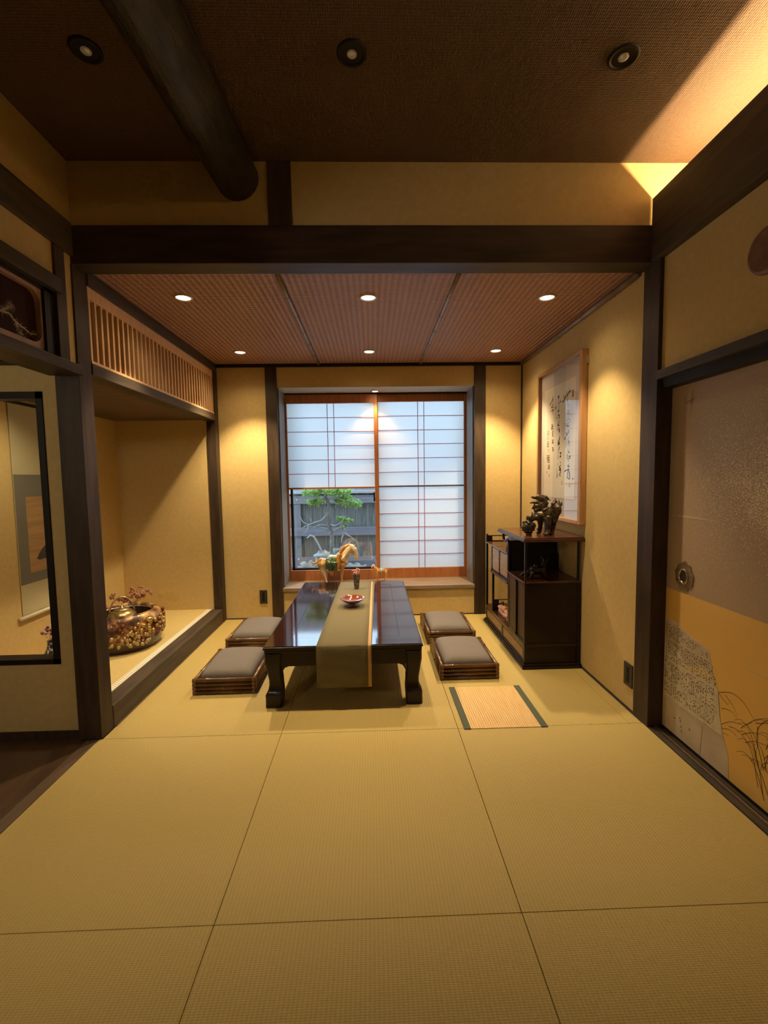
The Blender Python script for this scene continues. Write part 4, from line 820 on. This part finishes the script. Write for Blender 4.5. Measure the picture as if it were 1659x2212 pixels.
# dark bronze animal inside the open shelf
o = organic('bronze_animal', [('t', [(-.04, 0, .055), (.03, 0, .06)], [.032, .030]), ('b', (-.075, 0, .045), .026), ('t', [(-.095, 0, .04), (-.13, 0, .02)], [.016, .007]), ('t', [(.03, 0, .07), (.05, .01, .12), (.03, .02, .155)], [.02, .016, .006]), ('t', [(.045, 0, .11), (.075, 0, .14)], [.012, .004]), ('t', [(-.05, .025, .04), (-.065, .035, .006)], [.014, .009]), ('t', [(-.05, -.025, .04), (-.07, -.035, .006)], [.014, .009]), ('t', [(.035, .02, .04), (.04, .03, .006)], [.015, .009]), ('t', [(.035, -.02, .04), (.045, -.03, .006)], [.015, .009]), ('b', (-.02, 0, .09), .016), ('b', (0, .01, .095), .014), ('t', [(-.13, -.03, .006), (.07, -.03, .006)], [.006, .006])], bronze_black, None, .0035, 2)
o.location = (1.20, 3.20, .624); tag(o, 'small black bronze animal on top of the cupboard, in the shaded open shelf', 'figurine')
# ---------------------------------------------------------------- bronze mythical beast with ball
k_ = .000247; Q = lambda x, y, d=0: ((x-700)*k_, d, (1375-y)*k_)
R_ = lambda r: r*k_*1.25
EL = [('b', Q(820, 760), R_(185), (1, .85, 1)), ('b', Q(560, 820), R_(120), (1.1, .8, .85)), ('t', [Q(560, 830), Q(820, 780)], [R_(120), R_(140)]),
      # neck, head, snout, beard
      ('t', [Q(900, 720, -.012), Q(1000, 620, -.03), Q(1040, 560, -.045)], [R_(120), R_(110), R_(105)]), ('b', Q(1040, 640, -.055), R_(115), (.9, 1, 1.25)), ('b', Q(1050, 690, -.068), R_(60)),
      ('t', [Q(1010, 760, -.045), Q(1000, 900, -.035), Q(1010, 1010, -.025)], [R_(90), R_(85), R_(50)]),
      ('t', [Q(960, 470, -.04), Q(1010, 380, -.04), Q(1010, 295, -.04)], [R_(60), R_(40), R_(8)]), ('t', [Q(1080, 470, -.04), Q(1110, 410, -.04), Q(1110, 345, -.04)], [R_(50), R_(26), R_(8)]),
      ('t', [Q(1120, 500, -.045), Q(1160, 450, -.045), Q(1190, 390, -.045)], [R_(50), R_(28), R_(7)]), ('t', [Q(1100, 540, -.05), Q(1170, 490, -.05), Q(1205, 465, -.05)], [R_(45), R_(28), R_(7)]), ('t', [Q(960, 480, -.045), Q(1100, 500, -.05)], [R_(42), R_(42)]),
      # legs
      ('t', [Q(820, 880, -.03), Q(810, 1080, -.04), Q(810, 1210, -.04), Q(790, 1300, -.045)], [R_(90), R_(75), R_(58), R_(60)]), ('b', Q(730, 1335, -.052), R_(50), (1.5, 1, .8)),
      ('t', [Q(980, 900, .0), Q(1000, 1080, .0), Q(990, 1230, 0), Q(980, 1310, 0)], [R_(100), R_(85), R_(60), R_(60)]), ('b', Q(950, 1335, -.01), R_(50), (1.5, 1, .8)),
      ('t', [Q(680, 900, .03), Q(690, 1080, .035), Q(680, 1230, .035), Q(660, 1310, .035)], [R_(90), R_(60), R_(48), R_(52)]), ('t', [Q(650, 1240, .03), Q(585, 1225, .03)], [R_(28), R_(12)]), ('b', Q(630, 1335, .03), R_(42), (1.4, 1, .8)),
      ('t', [Q(900, 900, .05), Q(900, 1100, .05), Q(900, 1320, .05)], [R_(80), R_(55), R_(50)]),
      ('t', [Q(560, 830, -.02), Q(430, 870, -.02), Q(310, 960, -.015), Q(240, 1010, -.01)], [R_(85), R_(60), R_(45), R_(38)]),
      # swirling tail and cloud mane
      ('t', [Q(560, 780), Q(500, 640), Q(620, 560), Q(700, 540)], [R_(60), R_(60), R_(60), R_(50)]), ('t', [Q(700, 600), Q(760, 450), Q(700, 330), Q(560, 270), Q(420, 270), Q(355, 265)], [R_(80), R_(95), R_(80), R_(55), R_(45), R_(10)]),
      ('t', [Q(640, 480), Q(500, 420), Q(400, 420), Q(325, 440)], [R_(70), R_(48), R_(30), R_(12)]), ('t', [Q(600, 520), Q(480, 530), Q(390, 600)], [R_(75), R_(60), R_(10)]), ('t', [Q(560, 600), Q(450, 580), Q(380, 610)], [R_(50), R_(30), R_(10)]),
      ('t', [Q(520, 300), Q(560, 240), Q(700, 240), Q(800, 280), Q(880, 330)], [R_(40), R_(45), R_(30), R_(45), R_(12)]), ('t', [Q(740, 320), Q(850, 345), Q(940, 370)], [R_(22), R_(14), R_(10)]), ('t', [Q(780, 450), Q(840, 400)], [R_(30), R_(8)]),
      ('t', [Q(680, 640, -.035), Q(760, 610, -.035), Q(860, 570, -.03)], [R_(26), R_(24), R_(14)]), ('t', [Q(520, 790, -.035), Q(640, 800, -.04), Q(700, 930, -.045), Q(750, 980, -.045)], [R_(26), R_(26), R_(24), R_(10)])]
LION = thing('bronze_beast', (1.235, 3.22, .9375), 'dark bronze mythical beast statue with a flame mane and horned head, standing on the cabinet', 'statue')
organic('beast_body', EL, bronze, LION, .0028, 2)
CUB = [('b', Q(300, 880, -.012), R_(85), (1, .9, 1)), ('b', Q(320, 840, -.015), R_(60)), ('t', [Q(360, 810, -.015), Q(375, 700, -.015)], [R_(28), R_(8)]), ('t', [Q(260, 860, -.02), Q(210, 820, -.02)], [R_(35), R_(10)]), ('t', [Q(330, 920, -.005), Q(400, 900, 0)], [R_(60), R_(40)]), ('t', [Q(260, 930, -.02), Q(220, 1010, -.03)], [R_(40), R_(25)])]
organic('cub', CUB, bronze, LION, .0028, 1)
b = MB(); cb = Vector(Q(270, 1130, -.01)); b.ball(cb, R_(150), 3)
random.seed(2)
for k in range(34):
    d = Vector((random.gauss(0, 1), random.gauss(0, 1), random.gauss(0, 1))).normalized(); b.ball(cb+d*R_(140), R_(random.uniform(28, 46)), 1)
b.cone(Q(290, 1300, -.01), R_(45), Q(290, 1372, -.01), R_(70))
b.build('openwork_ball', bronze, LION, True)
# ---------------------------------------------------------------- glazed horses on the window sill
def glaze(name, c1, c2, sc, p0=.42, p1=.58, scale=(1, 1, .35)):
    M = mat(name, c1, .16, noise_=sc, col2=c2, scale=scale, coat=.7); n = M.node_tree.nodes
    for q in n:
        if q.type == 'VALTORGB': q.color_ramp.elements[0].position = p0; q.color_ramp.elements[1].position = p1
    return M
g_body = glaze('cream_amber_glaze', (.70, .60, .38), (.40, .19, .035), 11, .40, .52); g_green = glaze('green_glaze', (.025, .05, .018), (.07, .12, .04), 40); g_amber = glaze('amber_glaze', (.50, .17, .035), (.66, .34, .08), 40)
g_teal = glaze('pale_teal_glaze', (.38, .50, .40), (.60, .66, .52), 30); g_pale = glaze('cream_glaze', (.78, .70, .50), (.62, .45, .2), 14); g_brown = glaze('brown_glaze', (.42, .19, .045), (.62, .38, .12), 30)
HZ = thing('glazed_horse', (-.40, 4.595, .303), 'large cream and amber glazed ceramic horse with a green saddle blanket on the window sill', 'ceramic horse')
s_ = .0008; H_ = lambda x, y, d=0: ((x-600)*s_, d, (1288-y)*s_); r_ = lambda r: r*s_
body = [('t', [H_(455, 1035), H_(540, 1045), H_(640, 1045), H_(700, 1040)], [r_(62), r_(60), r_(62), r_(64)]), ('b', H_(440, 1015), r_(52)), ('b', H_(735, 1030), r_(52)),
        ('t', [H_(700, 1010), H_(752, 930), H_(800, 865), H_(832, 838)], [r_(66), r_(58), r_(48), r_(40)]),
        ('t', [H_(828, 838), H_(866, 872), H_(886, 925), H_(888, 972)], [r_(42), r_(40), r_(28), r_(25)]), ('b', H_(892, 978), r_(24)), ('b', H_(850, 900), r_(26)),
        ('t', [H_(868, 828, .012), H_(885, 790, .014)], [r_(9), r_(2)]), ('t', [H_(868, 828, -.012), H_(880, 795, -.014)], [r_(9), r_(2)]), ('b', H_(868, 872, -.021), r_(7))]
for d in (-.026, .026):
    e = 12 if d > 0 else 0
    body += [('t', [H_(440+e, 1050, d), H_(458+e, 1120, d), H_(482+e, 1175, d), H_(494+e, 1215, d), H_(500+e, 1262, d), H_(508+e, 1284, d)], [r_(48), r_(32), r_(17), r_(11), r_(10), r_(14)]),
             ('t', [H_(712-e, 1060, d), H_(708-e, 1130, d), H_(706-e, 1180, d), H_(700-e, 1225, d), H_(706-e, 1284, d)], [r_(34), r_(22), r_(14), r_(10), r_(14)])]
organic('horse_body', body, g_body, HZ, .0034, 2)
organic('tail', [('t', [H_(415, 995), H_(385, 1022), H_(350, 1038), H_(322, 1032), H_(308, 1005)], [r_(14), r_(15), r_(14), r_(11), r_(7)])], g_brown, HZ, .003, 1)
mane = [('t', [H_(690, 905), H_(715, 860), H_(750, 830), H_(800, 812), H_(838, 812)], [r_(22), r_(24), r_(22), r_(20), r_(16)])] + [('t', [H_(x, y+14), H_(x-6, y-14)], [r_(12), r_(3)]) for x, y in ((700, 862), (728, 828), (764, 806), (808, 800))]
organic('mane', mane + [('t', [H_(672, 925, d), H_(662, 1000, d), H_(655, 1075, d), H_(652, 1125, d)], [r_(24), r_(26), r_(20), r_(8)]) for d in (-.044, .044)], g_amber, HZ, .003, 2)
organic('saddle_blanket', [('t', [H_(535, 1040), H_(645, 1040)], [r_(74), r_(72)])]+[('t', [H_(x, 1030, d), H_(x, 1118, d)], [r_(26), r_(18)]) for x in (545, 575, 605, 632) for d in (-.046, .046)], g_green, HZ, .0032, 2)
organic('saddle', [('t', [H_(568, 962), H_(605, 970), H_(648, 955)], [r_(36), r_(34), r_(26)]), ('t', [H_(640, 950), H_(655, 905)], [r_(20), r_(6)]), ('t', [H_(560, 962, -.02), H_(560, 990, -.03)], [r_(30), r_(16)])], g_teal, HZ, .003, 2)
b = MB(); b.tube([H_(680, 945, -.050), H_(700, 985, -.054), H_(735, 1010, -.046), H_(768, 1015, -.01), H_(735, 1010, .046), H_(700, 985, .054), H_(680, 945, .05)], r_(5), 6)
b.tube([H_(845, 905, 0), H_(862, 885, -.024), H_(868, 850, -.025), H_(850, 825, -.01)], r_(3.5), 6)
b.build('bridle', g_amber, HZ, True)
HS2 = thing('glazed_horse', (.078, 4.595, .303), 'small golden brown ceramic horse with a pale face, right of the large one', 'ceramic horse')
s2 = .00079; J = lambda x, y, d=0: ((x-1190)*s2, d, (1272-y)*s2); q2 = lambda r: r*s2
body = [('t', [J(1150, 1140), J(1200, 1142), J(1250, 1138)], [q2(30), q2(26), q2(32)]), ('t', [J(1145, 1125), J(1118, 1090), J(1100, 1068)], [q2(27), q2(20), q2(16)]), ('t', [J(1258, 1118), J(1285, 1125), J(1312, 1130)], [q2(12), q2(8), q2(3)])]
for d in (-.014, .014):
    e = 8 if d > 0 else 0
    body += [('t', [J(1148+e, 1150, d), J(1146+e, 1200, d), J(1144+e, 1240, d), J(1142+e, 1269, d)], [q2(16), q2(9), q2(6), q2(8)]), ('t', [J(1258-e, 1150, d), J(1262-e, 1190, d), J(1254-e, 1235, d), J(1250-e, 1269, d)], [q2(20), q2(11), q2(6), q2(8)])]
organic('horse_body', body, g_brown, HS2, .0024, 2)
organic('horse_head', [('t', [J(1104, 1062), J(1088, 1068), J(1076, 1088)], [q2(16), q2(13), q2(8)]), ('t', [J(1100, 1055, -.006), J(1104, 1042, -.007)], [q2(5), q2(1.5)]), ('t', [J(1100, 1055, .006), J(1104, 1042, .007)], [q2(5), q2(1.5)])], g_pale, HS2, .0022, 1)
organic('saddle', [('t', [J(1185, 1112), J(1225, 1114)], [q2(14), q2(13)]), ('t', [J(1182, 1110), J(1172, 1092)], [q2(7), q2(2)]), ('t', [J(1200, 1125, -.018), J(1200, 1150, -.02)], [q2(14), q2(8)])], g_teal, HS2, .0022, 1)
# ---------------------------------------------------------------- garden outside
SB('ground', mat('garden_ground', (.20, .19, .16), .9, noise_=20, col2=(.30, .29, .25)), (-4, 4, 4.9, 9, -.12, -.02))
fg = mat('weathered_fence_boards', (.055, .053, .05), .85, noise_=7, col2=(.14, .137, .125), scale=(14, 14, .8)); frl = mat('weathered_rail', (.115, .112, .135), .8, noise_=5, col2=(.16, .157, .18), scale=(.6, 5, 6))
FN = thing('garden_fence', (-.2, 6.45, 0), 'weathered grey board fence with three rails outside the window', 'fence')
x = -1.7
random.seed(6)
while x < 1.6:
    w = random.uniform(.13, .17); P(MB().box(x, x+w-.006, 6.46+random.uniform(0, .006), 6.485, -.02, 1.16), 'fence_board', fg, FN); x += w
for z0, z1 in ((1.02, 1.135), (.560, .680), (.115, .255)): P(MB().box(-1.7, 1.6, 6.40, 6.44, z0, z1, bev=.004), 'fence_rail', frl, FN)
for x in (-1.10, .72): P(MB().box(x, x+.085, 6.42, 6.50, -.02, 1.15, bev=.004), 'fence_post', frl, FN)
P(MB().box(-1.7, 1.6, 6.37, 6.52, 1.16, 1.195, bev=.004), 'cap_rail', mat('pale_cap', (.25, .25, .25), .8), FN)
b = MB()
for z in (.23, 1.08):
    b.ball((-1.055, 6.395, z), .011, 1)
P(b, 'bolt', mat('zinc_bolt', (.7, .7, .7), .3, metal=.9), FN)
SB('wall_neighbour', mat('pale_siding', (.22, .22, .22), .8, noise_=6, col2=(.18, .18, .185), scale=(.5, 1, 14)), (-3.5, 3.5, 7.3, 7.4, -.1, 1.9))
# pine
PN = thing('pine_tree', (-.62, 5.9, 0), 'small cloud-pruned pine with bright green pads seen through the clear glass', 'tree')
def W_(px, py, Y=5.9):
    k = Y/6.4; return ((px*k), Y, 1.36+(py-1.36)*k)
barkm = mat('grey_bark', (.10, .09, .085), .9, noise_=25, col2=(.20, .19, .18), bump=(50, .8, .01))
b = MB()
b.tube([W_(-.60, .0), W_(-.585, .30), W_(-.575, .55), W_(-.62, .72), W_(-.63, .88), W_(-.605, 1.0), W_(-.655, 1.12), W_(-.62, 1.25)], [.036, .030, .027, .026, .024, .022, .018, .012], 10)
P(b, 'trunk', barkm, PN, smooth=True)
b = MB()
for l_ in ([(-.63, .86), (-.72, .78), (-.85, .74), (-.95, .70), (-1.03, .66)], [(-.78, .76), (-.90, .72), (-.98, .76), (-1.02, .84)], [(-.90, .73), (-.92, .64), (-.98, .58)], [(-.62, .70), (-.74, .72), (-.82, .69), (-.92, .70)], [(-.58, .64), (-.66, .66), (-.76, .70)], [(-.60, .72), (-.52, .70), (-.44, .75), (-.38, .84)], [(-.44, .74), (-.40, .66), (-.36, .62)], [(-.85, .74), (-.88, .82)], [(-.56, .62), (-.50, .66), (-.40, .70)], [(-.62, 1.08), (-.50, 1.10), (-.38, 1.06), (-.28, 1.04)], [(-.64, 1.08), (-.76, 1.10), (-.86, 1.07)], [(-.40, .60), (-.44, .52), (-.45, .44)], [(-.42, .62), (-.34, .56), (-.28, .52)]):
    b.tube([W_(px+random.uniform(-.004, .004), py, 5.9-.12*i/len(l_)) for i, (px, py) in enumerate(l_)], [.014*(1-.75*i/(len(l_)-1)) for i in range(len(l_))], 6)
P(b, 'branches', mat('pale_twig', (.24, .23, .23), .85), PN, smooth=True)
random.seed(14); b = MB()
pads = [(-.86, 1.17, .13, .055), (-.70, 1.20, .15, .06), (-.52, 1.19, .16, .06), (-.40, 1.19, .12, .05), (-.84, 1.03, .10, .045), (-.75, 1.06, .09, .035), (-.46, 1.04, .10, .05), (-.33, 1.03, .11, .05), (-.24, 1.01, .09, .045), (-.38, 1.09, .10, .04), (-.45, .80, .055, .025), (-.36, .76, .055, .028), (-.40, .68, .05, .025), (-.31, .77, .04, .02)]
for px, py, rx, rz_ in pads:
    subs = [Vector((random.uniform(-1, 1), random.uniform(-1, 1), random.uniform(-.7, .7))) for _ in range(int(90*rx)+3)]
    for k in range(int(4200*rx)):
        u = random.choice(subs)*.75+Vector((random.gauss(0, .16), random.gauss(0, .16), random.gauss(0, .35)))
        c0 = Vector(W_(px, py))+Vector((u.x*rx, u.y*rx*.9, u.z*rz_))
        for q in range(5):
            a = random.uniform(0, 2*PI); d = Vector((math.cos(a)*.8, math.sin(a)*.8, random.uniform(.2, 1.1))).normalized()*random.uniform(.018, .034)
            sd = d.cross(Vector((0, 0, 1))).normalized()*.0032
            b.bm.faces.new([b.bm.verts.new(c0-sd), b.bm.verts.new(c0+sd), b.bm.verts.new(c0+d)])
P(b, 'needles', mat('fresh_needles', (.25, .42, .09), .6, noise_=9, col2=(.45, .62, .22)), PN, fix=False)
# rocks, lantern, young shrub
rk = mat('garden_rock', (.16, .165, .14), .9, noise_=14, col2=(.28, .285, .25), bump=(30, .8, .02))
for x, y, r, sc_, lb in ((-.88, 6.22, .12, (1.1, .7, 1.0), 'pale mossy garden rock at the lower left of the clear glass'), (-.24, 6.2, .13, (1.2, .7, .8), 'low pale rock at the foot of the fence, behind the small vase'), (-.585, 6.24, .13, (.9, .5, 1.6), 'upright grey rock behind the large ceramic horse')):
    o = MB().ball((0, 0, r*sc_[2]*.8-.02), r, 4, sc_, .9).build('garden_rock', rk, smooth=True, loc=(x, y, 0)); tag(o, lb, 'rock', 'garden rocks by the fence')
LN = thing('stone_lantern', (-.69, 5.75, .05), 'small stone lantern with a round pale blue cap by the fence', 'garden lantern')
MB().lathe([(.001, .405), (.010, .40), (.014, .385), (.02, .372), (.060, .354), (.074, .340), (.070, .332), (.045, .322)], 0, 0, 0, 28).build('cap', mat('blue_grey_cap', (.17, .21, .23), .5), LN, True)
MB().lathe([(.045, .322), (.045, .25), (.055, .245), (.055, .23), (.03, .22), (.03, .02), (.06, 0), (.06, -.07)], 0, 0, 0, 24).build('stem', rk, LN, True)
b = MB()
for l_ in ([(-.93, .53), (-.88, .57), (-.83, .55), (-.78, .46), (-.73, .35), (-.70, .0)], ):
    b.tube([W_(px, py, 6.2) for px, py in l_], [.010, .012, .012, .013, .014, .016], 8)
o = b.build('bare_stem', mat('bleached_stem', (.28, .27, .26), .8), smooth=True); tag(o, 'bleached bare stem bending over at the left of the pine', 'stem')
